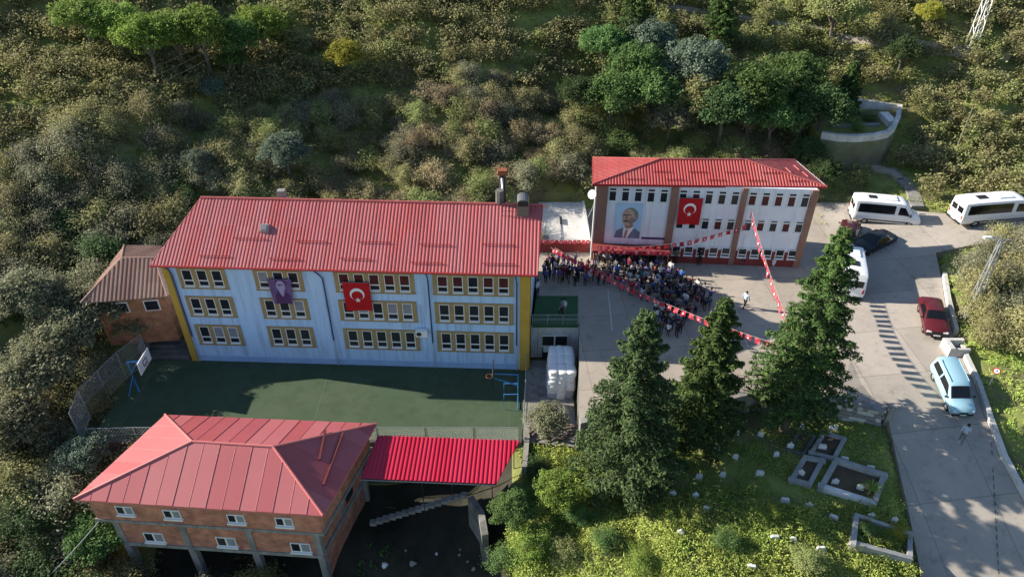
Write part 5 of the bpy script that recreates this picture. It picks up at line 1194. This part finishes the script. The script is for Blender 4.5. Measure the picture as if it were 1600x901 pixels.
a, b = rim[-1], rim[-1]+Vector((-5.5, .6, 0)); MB().prism([a, a+Vector((0, .3, 0)), b+Vector((0, .3, .6)), b+Vector((0, 0, .6))][::-1], 1.8).build('back_wall', 'concrete_white', wg)
p = at(1385, 190, ZT-.5); MB().bx(p.x-.4, p.x+.5, p.y-1.2, p.y+1.2, p.z-.2, p.z+.55).build('tomb_slab', 'marble', wg)
for (px, py, m, lb) in ((1330, 190, 'leaf_bright', 'bright green low shrub planted in the walled garden, left'), (1358, 187, 'leaf_green', 'green low shrub planted in the walled garden, right'), (1340, 203, 'leaf_bright', 'low green plant along the front of the walled garden')): PLANTS.append((at(px, py, ZT-.5), .42, m, lb))
hs = thing('stair_flight', 'narrow stone steps climbing the hillside behind the first minibus', 'stairs', onground(1432, 326))
for k in range(16):
    f = k/15; p = onground(1432-42*f+10*math.sin(f*3), 322-55*f); MB().bx(p.x-.6, p.x+.6, p.y-.25, p.y+.35, p.z-.3, p.z+.16).build('step', 'concrete', hs)
def hill_path(label, px, w):
    q = []
    for (a, b) in zip(px[:-1], px[1:]):
        for k in range(6): q.append(onground(a[0]+(b[0]-a[0])*k/6, a[1]+(b[1]-a[1])*k/6))
    mb = MB(); L_ = []
    for i, p in enumerate(q):
        d = q[min(i+1, len(q)-1)]-q[max(i-1, 0)]; d.z = 0; d.normalize(); n_ = Vector((-d.y, d.x, 0))*w/2; z = max(gz(p.x, p.y), gz(p.x+n_.x, p.y+n_.y), gz(p.x-n_.x, p.y-n_.y))+.3
        L_.append((up(p-n_, z), up(p+n_, z)))
    for (a, b), (c_, d) in zip(L_[:-1], L_[1:]):
        mb.quad(a, c_, d, b); dn = Vector((0, 0, 1)); mb.quad(a-dn, c_-dn, c_, a); mb.quad(b, d, d-dn, b-dn)
    o = mb.build('path', 'yard'); tag(o, label, kind='structure')
hill_path('pale track crossing the upper hillside', [(1000, 4), (1080, 16), (1160, 32), (1240, 48), (1330, 64), (1440, 76), (1600, 96)], 1.0)
hill_path('short pale path below the walled garden', [(1360, 262), (1392, 272), (1408, 285)], .7)
def lattice(name, label, cat, base, h, w0, w1, mt, lamp=False, group=None):
    t = thing(name, label, cat, base, 0, group); cs = [(-1, -1), (1, -1), (1, 1), (-1, 1)]; nseg = max(5, int(h/1.1))
    P = lambda i, z: base+Vector((cs[i % 4][0]*(w0+(w1-w0)*z/h)/2, cs[i % 4][1]*(w0+(w1-w0)*z/h)/2, z))
    for i in range(4):
        MB().tube([P(i, -.4), P(i, h)], .045, 4).build('leg', mt, t)
        mb = MB()
        for k in range(nseg):
            z0, z1 = h*k/nseg, h*(k+1)/nseg; a, b = (P(i, z0), P(i+1, z1)) if k % 2 else (P(i+1, z0), P(i, z1)); mb.tube([a, b], .028, 4)
        mb.build('bracing', mt, t)
    return t, P
g = onground(1508, 500); top = 0
lp, P = lattice('street_lamp', 'grey lattice street lamp pole standing in the bushes right of the road', 'street lamp', g, 7.0, .55, .22, 'galv')
tp = g+Vector((0, 0, 7.0))
MB().tube([tp-Vector((0, 0, .2)), tp+Vector((-.2, 0, .25)), tp+Vector((-.9, -.1, .35))], .035, 6).build('arm', 'galv', lp)
MB().box(tp+Vector((-1.15, -.12, .36)), (.6, .22, .12), None, taper=.8).build('lamp_head', 'white_pvc', lp)
MB().tube([tp+Vector((-.6, 0, .05)), tp+Vector((.7, 0, .05))], .04, 5).build('cross_arm', 'galv', lp)
g = onground(1512, 86); lattice('pylon', 'tall pale lattice power pylon at the top of the hillside', 'pylon', g, 10.0, .9, .5, 'white_pvc'); MB().box(g+Vector((0, 0, .5)), (1.0, 1.0, 1.2)).build('base', 'concrete_white', bpy.data.objects['pylon'])
def pole(label, px, py, h, r=.09):
    g = onground(px, py); t = thing('utility_pole', label, 'pole', g); MB().tube([g-Vector((0, 0, .3)), g+Vector((.1, 0, h))], [r, r*.6], 8).build('shaft', 'wood_grey', t)
    MB().tube([g+Vector((-.4, 0, h-.3)), g+Vector((.6, 0, h-.3))], .04, 5).build('cross_arm', 'wood_grey', t); return g+Vector((.1, 0, h))
pole('slender wooden utility pole on the right hillside', 1492, 238, 5.2)
pole('wooden pole among the bushes at the right edge', 1592, 470, 4.2, .07)
sg = thing('road_sign', 'small round red-rimmed road sign on a thin post beside the road', 'sign', onground(1537, 618)); p = sg.location; hh = 2.3
MB().tube([p-Vector((0, 0, .3)), p+Vector((0, 0, hh+.3))], .03, 6).build('post', 'metal_grey', sg)
fd = Vector((-.45, -.75, .15)).normalized(); c_ = p+Vector((0, 0, hh))+fd*.05
MB().tube([c_, c_+fd*.025], .24, 20).build('disc', 'lamp_red', sg); MB().tube([c_+fd*.026, c_+fd*.034], .17, 20).build('disc_face', 'flag_white', sg)
q_ = fd.to_track_quat('Z', 'Y').to_matrix()
MB().box(c_+fd*.038, (.17, .04, .006), q_).build('sign_bar', 'trim_black', sg); MB().box(c_+fd*.039+q_ @ Vector((.0, .07, 0)), (.04, .08, .006), q_).build('sign_bar', 'trim_black', sg)
# wires
def wire(label, a, b, sag, r=.02):
    mb = MB().tube([a.lerp(b, k/20)-Vector((0, 0, sag*4*(k/20)*(1-k/20))) for k in range(21)], r, 4); tag(mb.build('power_line', 'metal_dark' if r < .015 else 'galv'), label, 'wire', 'overhead wires')
for k, nm in enumerate(('upper', 'middle', 'lower')): wire(nm+' thin power line crossing the shaded upper left hillside', at(-60, 205+k*14, 9), at(330, 62+k*14, 15), .8, .012)
wire('pale cable running down from the brick house to the lower left', Vector((-24.6, 28.2, -2.2)), at(60, 915, -7), .15, .03)
wire('thin cable between the white school corner and the annex roof', WB.a+Vector((-.2, 0, 5.4)), Vector((6.6, 57, 1.2)), .2, .02)

# ------------------------------------------------------------------ foliage
def leaf_mesh(name, centers, dirs, size, m, aspect=.6, seed=0, curl=.25):
    """one small folded leaf quad per centre, numpy"""
    r = np.random.default_rng(seed); n = len(centers); c = np.asarray(centers); d = np.asarray(dirs)+r.normal(0, .45, (n, 3)); d /= np.linalg.norm(d, axis=1)[:, None]+1e-9
    t = np.cross(d, r.normal(0, 1, (n, 3))); t /= np.linalg.norm(t, axis=1)[:, None]+1e-9; b = np.cross(d, t)
    s = (np.asarray(size)*r.uniform(.6, 1.4, n))[:, None] if np.ndim(size) == 0 else (np.asarray(size)*r.uniform(.6, 1.4, n))[:, None]
    v = np.stack([c-t*s*.5, c+b*s*aspect*.5+d*s*curl*.3, c+t*s*.5, c-b*s*aspect*.5+d*s*curl*.3], 1).reshape(-1, 3)
    me = bpy.data.meshes.new(name); me.vertices.add(4*n); me.vertices.foreach_set('co', v.ravel()); me.loops.add(4*n); me.loops.foreach_set('vertex_index', np.arange(4*n))
    me.polygons.add(n); me.polygons.foreach_set('loop_start', np.arange(n)*4); me.polygons.foreach_set('loop_total', np.full(n, 4)); me.materials.append(MATS[m] if isinstance(m, str) else m); me.update(calc_edges=True); return me
SUNV = np.array(to_sun)
def crown_points(n, rx, rz, zc, lobes, seed, hollow=.55):
    """leaf positions in clumps set over an uneven crown"""
    r = np.random.default_rng(seed); out = []; dr = []
    for k in range(lobes):
        u = r.normal(0, 1, 3); u /= np.linalg.norm(u); u[2] = abs(u[2])*.9-.15; f = r.uniform(hollow, 1.0)
        c = np.array([u[0]*rx*f, u[1]*rx*f, zc+u[2]*rz*f]); s = r.uniform(.14, .34)*rx; m = int(n/lobes*r.uniform(.6, 1.4))
        p = r.normal(0, 1, (m, 3)); p /= np.linalg.norm(p, axis=1)[:, None]; p = p*(r.uniform(.35, 1, m)**.5)[:, None]
        out.append(c+p*np.array([s, s, s*.75])); dr.append(p*.6+np.array([0, 0, .6])+SUNV*.45)
    out, dr = np.concatenate(out), np.concatenate(dr); out[:, 2] = np.maximum(out[:, 2], .08); return out, dr
def stems(n, h, spread, r0, seed, m='bark_pale'):
    rr = random.Random(seed); mb = MB()
    for i in range(n):
        a = 2*math.pi*i/n+rr.uniform(-.3, .3); s = spread*rr.uniform(.5, 1); k = h*rr.uniform(.8, 1.05)
        pts = [Vector((.12*math.cos(a), .12*math.sin(a), -.3)), Vector((s*.4*math.cos(a), s*.4*math.sin(a), k*.45)), Vector((s*math.cos(a+.15), s*math.sin(a+.15), k))]; mb.tube(pts, [r0, r0*.75, r0*.25], 5)
        for q in range(2): d = Vector((rr.uniform(-.6, .6), rr.uniform(-.6, .6), .6)); mb.tube([pts[1].lerp(pts[2], .2+.4*q), pts[1].lerp(pts[2], .2+.4*q)+d*s*.7], [r0*.45, r0*.12], 4)
    return mb
def spray_points(n, rad, h, sprays, seed):
    """arching shoots fanning out from the stool, leaves thickening towards the tips"""
    r = np.random.default_rng(seed); out = []; dr = []
    for k in range(sprays):
        a = r.uniform(0, 6.28); lean = r.uniform(.08, 1.0)**.75; L = rad*lean*r.uniform(.8, 1.15); hh = h*(1-.42*lean**2)*r.uniform(.7, 1.12); m = int(n/sprays*r.uniform(.5, 1.5))
        t = r.uniform(.22, 1.0, m)**.7; q = np.stack([math.cos(a)*L*t**1.5, math.sin(a)*L*t**1.5, hh*(1.25*t-.25*t*t*t)*.95], 1); w = .10+.20*np.sin(np.clip(t, 0, 1)*2.6)
        p = r.normal(0, 1, (m, 3)); out.append(q+p*w[:, None]*np.array([1, 1, .8])); dr.append(p*.35+np.array([math.cos(a)*.3, math.sin(a)*.3, .7])+SUNV*.45)
    out, dr = np.concatenate(out), np.concatenate(dr); out[:, 2] = np.maximum(out[:, 2], .06); return out, dr
HAZ = []; NV = 8; HAZM = []
for k in range(NV):
    c, d = spray_points(6800, 2.25, 2.75, 46+k*4, 100+k); HAZ.append((c, d, stems(8, 2.5, 1.5, .045, k).mesh('stems', 'bark_pale')))
    HAZM.append(leaf_mesh('crown', c, d, .125, 'leaf_hazel', .6, 50+k))
def own_mat(o, m): o.material_slots[0].link = 'OBJECT'; o.material_slots[0].material = MATS[m]
TREEP = []
for k in range(3):
    c, d = crown_points(15000, 2.6, 2.4, 4.1, 150+9*k, 200+k, .3); TREEP.append((c, d))
TREEM = [leaf_mesh('crown', c, d, .19, 'leaf_green', .6, 70+k) for k, (c, d) in enumerate(TREEP)]
TRUNK = MB().tube([(0, 0, -.4), (.05, 0, 1.6), (-.05, .1, 3.2), (.05, 0, 5.6)], [.2, .15, .11, .03], 7)
for a in (.3, 1.9, 3.4, 4.9): TRUNK.tube([(0, 0, 2.4), (.9*math.cos(a), .9*math.sin(a), 3.8), (1.7*math.cos(a), 1.7*math.sin(a), 4.9)], [.09, .06, .02], 5)
TRUNKM = TRUNK.mesh('trunk', 'bark')
def bush(p, sc, m, k, label, group, sq=1.0):
    t = thing('hazel_bush', label, 'bush', p, random.uniform(-.7, .7), group); t.scale = (sc*random.uniform(.85, 1.25), sc*random.uniform(.85, 1.2), sc*sq*random.uniform(.75, 1.15))
    own_mat(link(HAZM[k], 'crown', t), m); link(HAZ[k][2], 'stems', t); return t
def tree(p, sc, m, k, label, group=None, sq=1.0, name='tree'):
    t = thing(name, label, 'tree', p, random.uniform(-.7, .7), group); t.scale = (sc, sc, sc*sq); own_mat(link(TREEM[k], 'crown', t), m); link(TRUNKM, 'trunk', t); return t
def spruce(name, label, p, h, rad, m, seed, dens=1.0, lean=0, group=None, low=.13):
    """tapered trunk, whorls of drooping branches carrying many short needle sprays"""
    r = np.random.default_rng(seed); t = thing(name, label, 'tree', p, 0, group); C_ = []; D_ = []; bm = MB(); S_z = []
    z = h*low; z0 = z
    while z < h*.985:
        f = (z-z0)/(h-z0); L0 = rad*((1-f)**.70)*(1 if f > .12 else .72+f*2.3); nb = int(max(5, 9-3*f)); a0 = r.uniform(0, 6.28)
        for i in range(nb):
            a = a0+2*math.pi*i/nb+r.uniform(-.25, .25); L = L0*r.uniform(.68, 1.16)+.12; dz = -L*r.uniform(.26, .46)*(1-f*.8); dirv = np.array([math.cos(a), math.sin(a), 0]); per = np.array([-math.sin(a), math.cos(a), 0])
            q = lambda s: dirv*L*s+np.array([0, 0, z+dz*s**1.1+L*.10*s**4])
            if f < .8: bm.tube([Vector(q(.03)), Vector(q(.5)), Vector(q(.92))], [.035, .022, .006], 4, cap=False)
            n = int((30+190*L/rad)*dens)
            s = r.uniform(.12, 1, n)**.75; wdt = L*.27*(1-s*.7)*np.sqrt(s)*1.5; off = r.uniform(-1, 1, n)
            pts = np.array([q(x) for x in s])+per[None]*(off*wdt)[:, None]; pts[:, 2] += -np.abs(off)*wdt*.28+r.normal(0, .05, n)
            C_.append(pts); D_.append(np.array([0, 0, 1.0])[None]*.8+SUNV[None]*.4+dirv[None]*.25+per[None]*off[:, None]*.4+r.normal(0, .35, (n, 3)))
        z += h*.038*(1-.4*f)*r.uniform(.8, 1.2)
    c, d = np.concatenate(C_), np.concatenate(D_); me = leaf_mesh('crown', c, d, .27, m, .30, seed, .5)
    link(me, 'crown', t)
    bm.build('branches', 'bark', t, world=False)
    MB().tube([(0, 0, -.6), (.02, 0, h*.35), (lean*.5, 0, h*.7), (lean, 0, h)], [h*.019, h*.015, h*.009, .015], 9).build('trunk', 'bark', t, world=False, smooth=True)
    return t
tA = onground(975, 757); tB = onground(1086, 697); tC = onground(1224, 673)
spruce('spruce_tree', 'broad dark spruce with sunlit tips, leftmost of the three by the cemetery', tA, 14.2, 3.6, 'leaf_spruce_grey', 1, 1.3, low=.11)
spruce('spruce_tree', 'middle and shortest spruce of the three by the cemetery', tB, 12.2, 2.9, 'leaf_spruce', 2, 1.2, low=.15)
spruce('spruce_tree', 'tallest spruce with bare lower trunk beside the road and yard', tC, 15.9, 3.45, 'leaf_spruce', 3, 1.3, low=.19)
for i, (px, py, h, rad, lb) in enumerate(((985, 92, 9.5, 2.6, 'dark spruce at the top of the hill, left of the pair'), (1118, 82, 9.0, 2.3, 'dark spruce at the top of the hill, right of the pair'), (1312, 190, 6.5, 1.7, 'small dark spruce beside the walled garden'))):
    spruce('spruce_tree', lb, onground(px, py), h, rad, 'leaf_spruce', 10+i, .55, 0)
# deciduous trees placed from the photograph
TR = [(1075, 175, 1.0, 'leaf_blue', 'grey-green dense tree behind the white school roof, centre'), (1010, 215, .95, 'leaf_green', 'green bushy tree behind the left end of the white school'), (950, 215, .85, 'leaf_green', 'leafy green tree at the hazel edge left of the white school'), (1165, 215, 1.0, 'leaf_green', 'broad green tree behind the middle of the white school'), (1225, 190, .95, 'leaf_green', 'rounded green tree left of the walled garden'), (1270, 235, .85, 'leaf_dark', 'dark green tree between the white school and the garden wall'), (1120, 235, .9, 'leaf_dark', 'dark leafy tree close behind the white school'), (940, 130, .8, 'leaf_green', 'green tree in the upper hazel slope'), (1040, 235, .7, 'leaf_grey', 'greyish tree behind the portrait wall'), (1010, 120, .8, 'leaf_blue', 'grey-leaved tree below the twin spruces'), (1290, 85, .95, 'leaf_hazel_green', 'airy pale-trunked tree on the upper right hill'),
      (455, 290, .85, 'leaf_blue', 'blue-grey tree behind the left part of the long school'), (320, 285, .55, 'leaf_blue', 'small grey-green tree behind the left roof corner'), (250, 55, .9, 'leaf_bright', 'lime-green vine-covered tree at the upper left'), (330, 45, .9, 'leaf_bright', 'bright green leafy tree at the top left centre'), (200, 25, .8, 'leaf_bright', 'bright green tree at the top left'), (420, 30, .85, 'leaf_bright', 'yellow-green tree at the top, left of centre'), (545, 55, .75, 'leaf_yellow', 'yellowing tree on the upper hillside'), (425, 75, .6, 'leaf_yellow', 'small yellow-leaved tree on the upper left hillside'), (370, 130, .6, 'leaf_green', 'small green tree in the brown hazel slope'), (340, 170, .5, 'leaf_blue', 'small bluish tree at the shadow edge'),
      (855, 690, .55, 'leaf_grey', 'grey-green shrub tree beside the court corner'), (870, 800, .55, 'leaf_bright', 'bright leafy sapling at the edge of the weeds'), (800, 830, .5, 'leaf_green', 'leafy sapling above the retaining wall'), (150, 745, .6, 'leaf_blue', 'pale silvery shrub tree beside the brick house'), (175, 880, .75, 'leaf_green', 'green shrub tree below the brick house'), (1400, 120, .7, 'leaf_dark', 'dark tree above the walled garden'), (1440, 55, .6, 'leaf_yellow', 'yellow-green shrub tree near the upper track'), (1280, 300, .6, 'leaf_dark', 'dark shrub tree at the right corner of the white school'), (1255, 270, .6, 'leaf_dark', 'dark tree behind the right roof corner')]
TR += [(985, 170, .9, 'leaf_green', 'green tree between the twin spruces and the school roof'), (1195, 245, .85, 'leaf_green', 'fresh green tree touching the right part of the white school roof'), (1085, 215, .8, 'leaf_hazel_green', 'olive tree above the middle of the white school roof'), (1245, 225, .8, 'leaf_green', 'green tree below the small spruce by the garden'), (905, 200, .7, 'leaf_dark', 'dark tree at the edge of the hazel slope'), (290, 40, .8, 'leaf_bright', 'lime tree among the bright ones at the top left'), (385, 45, .8, 'leaf_green', 'green tree among the bright ones at the top left'), (150, 15, .8, 'leaf_bright', 'lime tree nearest the top left corner')]
for i, (px, py, sc, m, lb) in enumerate(TR): tree(onground(px, py+(78 if py < 60 and px < 600 else 0)), sc*(1.28 if (880 < px < 1300 and py < 260) or (py < 60 and px < 450) else 1), m, i % 3, lb)
# taller trees left of the court; their shade falls on the court
for i, (x, y, sc, lb) in enumerate(((-32.5, 41.5, .95, 'hazel tree behind the left basketball post'), (-33.2, 38.4, 1.0, 'hazel tree outside the left court fence'), (-36, 43.5, .9, 'hazel tree below the brown-roofed house'), (-33.5, 35, .9, 'hazel tree at the lower left court corner'))):
    tree(Vector((x, y, gz(x, y))), sc, 'leaf_grey', i % 3, lb)

for i, (px, py, lb) in enumerate(((140, 528, 'left'), (183, 532, 'middle'), (222, 540, 'right'))):
    q = onground(px, py); tree(q, (.80, .88, .62)[i], 'leaf_grey', i, f'grey-green hazel tree hiding the small house front, {lb} of three', None)
for i, (p, sc, m, lb) in enumerate(PLANTS): bush(p, sc, m, i, lb, None, .6)
for i, (px, py, sc, m, lb) in enumerate(((868, 800, .7, 'leaf_bright', 'bright shrub left of the front spruce trunk'), (905, 815, .6, 'leaf_green', 'green shrub below the front spruce'), (830, 865, .75, 'leaf_bright', 'lime shrub above the retaining wall'), (790, 885, .6, 'leaf_green', 'green shrub at the bottom edge by the pit'), (880, 870, .6, 'leaf_hazel_green', 'olive shrub in the weeds, bottom centre'), (945, 850, .5, 'leaf_green', 'low dark-green shrub amid the sunny weeds'), (1000, 885, .5, 'leaf_bright', 'low lime shrub at the bottom edge of the weeds'), (1130, 850, .45, 'leaf_green', 'small green shrub among the scattered headstones'), (1200, 805, .4, 'leaf_bright', 'tiny bright shrub at the shade line'), (1260, 885, .5, 'leaf_hazel_green', 'olive shrub left of the overgrown grave plot'), (1375, 850, .42, 'leaf_bright', 'lime shrub inside the overgrown grave plot'), (1395, 838, .4, 'leaf_yellow', 'yellow shrub inside the overgrown grave plot'), (1350, 835, .38, 'leaf_green', 'green plant filling the overgrown grave plot'), (815, 790, .6, 'leaf_green', 'leafy shrub beside the dark pit wall'), (840, 745, .55, 'leaf_dark', 'dark shrub under the court corner'))):
    bush(onground(px, py), sc, m, i % NV, lb, None)
# hazel bushes on the slopes
GRP = 'hazel bushes on the hillside'
NO = [(YARD, .9), (COURT, 1.2), (ROADPOLY, 1.6), (BRANCH, 1.3), (LOWER, .6), ([(-25.2, 42.5), (1.8, 41.5), (2.4, 51.5), (-20.5, 52.3)], 1.3), ([(h0.x, h0.y), (h1.x, h1.y), (h2.x, h2.y), (h3.x, h3.y)], .8), ([(p.x, p.y) for p in (s0, s1, s2, s3)], 1.0), ([(2, 53), (7.4, 53), (7.4, 61.3), (2, 61.3)], .8), ([(p.x, p.y) for p in (e0, e1, e2, e3)], .8), ([(p.x, p.y) for p in rim]+[(rim[-1].x-4, rim[-1].y+2), (rim[0].x, rim[0].y+3.5)], 1.2), ([(-15, 12), (.3, 12), (.3, 34), (-9, 34), (-9, 27), (-15, 27)], .6), ([(.0, 8), (23.5, 8), (25, 34.5), (.4, 34.5)], .5), ([(-28.8, 43), (-25, 43), (-25, 48), (-28.8, 48)], .6), ([(6.7, 51), (25, 51), (25, 57.5), (6.7, 57.5)], .8)]
cand = []; grid = {}
def free(x, y, d):
    gx_, gy_ = int(x//4), int(y//4)
    return all((x-a)**2+(y-b)**2 > d*d for i in (-1, 0, 1) for j in (-1, 0, 1) for a, b in grid.get((gx_+i, gy_+j), []))
N_TRY = 26000; xs = rng.uniform(-72, 66, N_TRY); ys = rng.uniform(13, 106, N_TRY)
rows = np.arange(50, 106, 2.5); rx_, ry_ = np.meshgrid(np.arange(-72, 66, 1.62), rows); rx_ = rx_+rng.uniform(-.6, .6, rx_.shape); ry_ = ry_+rng.normal(0, .38, ry_.shape)+.9*np.sin(rx_*.12)+.012*rx_
keep = rng.random(rx_.shape) > .14; hillmask = ys > 51.5; xs = np.concatenate([rx_[keep], xs[~hillmask]]); ys = np.concatenate([ry_[keep], ys[~hillmask]]); N_TRY = len(xs)
ok = np.ones(N_TRY, bool)
for poly, g_ in NO: ok &= ~inside(poly, xs, ys, g_)
zs = ground(xs, ys); dd = ys*CP-(zs-CAM_H)*SP; pxs = 800+F_PX*xs/dd; pys = 450.5-F_PX*(ys*SP+(zs-CAM_H)*CP)/dd
ok &= (pxs > -120) & (pxs < 1720) & (pys > -70) & (pys < 1010)
steps_px = (pxs > 1375) & (pxs < 1445) & (pys > 262) & (pys < 345); ok &= ~steps_px & ~((pxs > 1300) & (pxs < 1470) & (pys > 330) & (pys < 420))
for x, y, z, px, py in zip(xs[ok], ys[ok], zs[ok], pxs[ok], pys[ok]):
    right = x > 27 and y < 58; dens = 2.3 if y < 51.5 else 1.0
    if right: dens = 1.7 if (px > 1462 and py < 545) else 99
    if dens > 50: continue
    if not free(x, y, dens): continue
    grid.setdefault((int(x//4), int(y//4)), []).append((x, y)); cand.append((x, y, z, px, py))
cand.sort(key=lambda c: c[0]**2+c[1]**2+(c[2]-CAM_H)**2)
def kind_of(x, y, px, py):
    n1 = mnoise.noise(Vector((x*.06, y*.06, 1.7))); q = random.random()
    if px > 1440 and py < 300: return 'leaf_hazel_brown' if q < .30 else ('leaf_hazel' if q < .8 else 'leaf_hazel_green')
    if px > 1440: return 'leaf_hazel' if q < .6 else 'leaf_grey'
    if px < 330: return 'leaf_grey' if q < .5 else ('leaf_hazel' if q < .85 else 'leaf_dark')
    if py < 90 and px < 480: return 'leaf_bright' if q < .4 else 'leaf_hazel_green'
    if 900 < px < 1300 and py < 250: return 'leaf_green' if q < .5 else ('leaf_hazel_green' if q < .8 else 'leaf_dark')
    return 'leaf_hazel_brown' if n1 > .15 and q < .5 else ('leaf_hazel' if q < .62 else ('leaf_hazel_green' if q < .85 else 'leaf_grey'))
HZN = {'leaf_hazel': 'brownish olive', 'leaf_hazel_green': 'olive green', 'leaf_hazel_brown': 'rusty brown', 'leaf_grey': 'grey-green', 'leaf_green': 'fresh green', 'leaf_dark': 'dark green', 'leaf_bright': 'lime green'}
rest = []
for i, (x, y, z, px, py) in enumerate(cand):
    m = kind_of(x, y, px, py)
    zone = 'on the shaded left slope' if px < 330 else ('on the hillside behind the long school' if px < 900 else ('on the hillside behind the white school' if px < 1440 else ('on the upper right slope' if py < 330 else 'on the bank right of the road')))
    part_ = (('lower' if py > 600 else ('upper' if py < 300 else 'middle')) if px < 330 else ('left' if px < 520 else ('right' if px > 720 else 'middle')) if px < 900 else ('left' if px < 1080 else ('right' if px > 1260 else 'middle')) if px < 1440 else ('left' if px < 1530 else 'right'))
    sc_ = random.uniform(.66, 1.0)*(1.34 if px < 330 and py > 250 else 1.1)
    if i < 300: bush(Vector((x, y, z-.1)), sc_, m, random.randrange(NV), f'{"small" if sc_ < .82 else ("large" if sc_ > .97 else "middling")} {HZN[m]} hazel bush, {part_} part, {zone}', 'hazel bushes '+zone)
    else: rest.append((x, y, z, m))
print('bushes', len(cand), 'rest', len(rest))
bym = {}
for x, y, z, m in rest: bym.setdefault('leaf_hazel_green' if m in ('leaf_hazel_green', 'leaf_green', 'leaf_bright') else 'leaf_hazel', []).append((x, y, z))
for m, L_ in bym.items():
    C_, D_ = [], []
    for x, y, z in L_:
        k = random.randrange(NV); sel = rng.choice(len(HAZ[k][0]), 820, replace=False); s = random.uniform(.7, 1.06); a = random.uniform(0, 6.28); ca_, sa_ = math.cos(a), math.sin(a)
        c = HAZ[k][0][sel]*s; c = np.stack([c[:, 0]*ca_-c[:, 1]*sa_+x, c[:, 0]*sa_+c[:, 1]*ca_+y, c[:, 2]+z-.1], 1); C_.append(c); D_.append(HAZ[k][1][sel])
    o = link(leaf_mesh('far_bushes', np.concatenate(C_), np.concatenate(D_), .225, m, .65, 5), 'far_bushes'); tag(o, 'mass of small hazel bushes high on the far hillside', 'bushes', None, 'stuff')

# low growth: weeds over the cemetery bank, grass on the slopes
def cover(name, label, xs, ys, n_per, size, hgt, m, seed, aspect=.5, blade=False):
    r = np.random.default_rng(seed); z = ground(xs, ys); k = np.repeat(np.arange(len(xs)), n_per); n = len(k)
    c = np.stack([xs[k]+r.normal(0, .16, n), ys[k]+r.normal(0, .16, n), z[k]], 1); h = np.array([mnoise.noise(Vector((a*.45, b*.45, seed))) for a, b in zip(xs, ys)]); hh_ = np.clip(.45+h*.9, .08, 1.4)[k]
    c[:, 2] += r.uniform(-.02, 1, n)*hgt*hh_; d = np.tile(np.array([0, 0, .7])+SUNV*1.0, (n, 1))+r.normal(0, .35, (n, 3))
    if blade: d = r.normal(0, 1, (n, 3))*np.array([1, 1, .25])
    o = link(leaf_mesh(name, c, d, size, m, aspect, seed), name); tag(o, label, 'weeds', None, 'stuff')
n = 9000; xs = rng.uniform(-.2, 25.5, n); ys = rng.uniform(14, 34.5, n); k = ~inside(ROADPOLY, xs, ys, .15) & ~inside(YARD, xs, ys, .1) & ~((xs < .6) & (ys > 29)); xs, ys = xs[k], ys[k]
zz = ground(xs, ys); dd = ys*CP-(zz-CAM_H)*SP; pyc = 450.5-F_PX*(ys*SP+(zz-CAM_H)*CP)/dd; pxc = 800+F_PX*xs/dd
low = (pyc < 765-(pxc-1000)*.0+np.where(pxc > 1180, 25, 0)) & (pxc > 985)
cover('weeds', 'bright yellow-green weeds covering the cemetery bank', xs[~low], ys[~low], 26, .12, .7, 'cover', 3)
cover('short_grass', 'short grass of the shaded upper cemetery', xs[low], ys[low], 18, .10, .14, 'cover', 4)
kk = (~low) & (rng.random(len(xs)) < .55); cover('tall_weeds', 'taller stalks and grass blades among the weeds', xs[kk], ys[kk], 9, .42, .8, 'cover_hill', 14, .13, True)
n = 15000; xs = rng.uniform(-62, 62, n); ys = rng.uniform(50, 100, n); k = np.ones(n, bool)
for poly, g_ in NO[:12]: k &= ~inside(poly, xs, ys, .2)
k &= np.abs(xs) < ys*.72+8
cover('hill_grass', 'yellow-green grass between the hazel bushes', xs[k], ys[k], 17, .16, .26, 'cover_hill', 6)
n = 3200; xs = rng.uniform(28.5, 48, n); ys = rng.uniform(18, 60, n); k = ~inside(ROADPOLY, xs, ys, .45) & ~inside(BRANCH, xs, ys, .2); cover('bank_grass', 'sunlit grass on the bank right of the road', xs[k], ys[k], 26, .13, .5, 'cover', 8)
n = 1600; xs = rng.uniform(-40, -8, n); ys = rng.uniform(16, 48, n); k = np.ones(n, bool)
for poly, g_ in NO[:11]: k &= ~inside(poly, xs, ys, .3)
cover('undergrowth', 'dark undergrowth below the brick house and left of the court', xs[k], ys[k], 18, .2, .6, 'leaf_green', 9)
print('tris', sum(len(m.polygons)*2 for m in bpy.data.meshes))
# broad-leaved plant on the long grave
yp = thing('leafy_plant', 'plant with long pointed leaves on the long white grave', 'plant', onground(1358, 772)); p = yp.location
for k in range(11):
    a = 2*math.pi*k/11; L_ = random.uniform(.7, 1.0); d = Vector((math.cos(a), math.sin(a), 0)); s_ = Vector((-d.y, d.x, 0)); b0_ = p+Vector((0, 0, .3)); m1 = b0_+d*L_*.5+Vector((0, 0, .55)); m2 = b0_+d*L_+Vector((0, 0, .35))
    MB().add([b0_-s_*.02, b0_+s_*.02, m1+s_*.07, m1-s_*.07, m2], [(0, 1, 2, 3), (3, 2, 4)]).build('leaf', 'leaf_bright', yp)
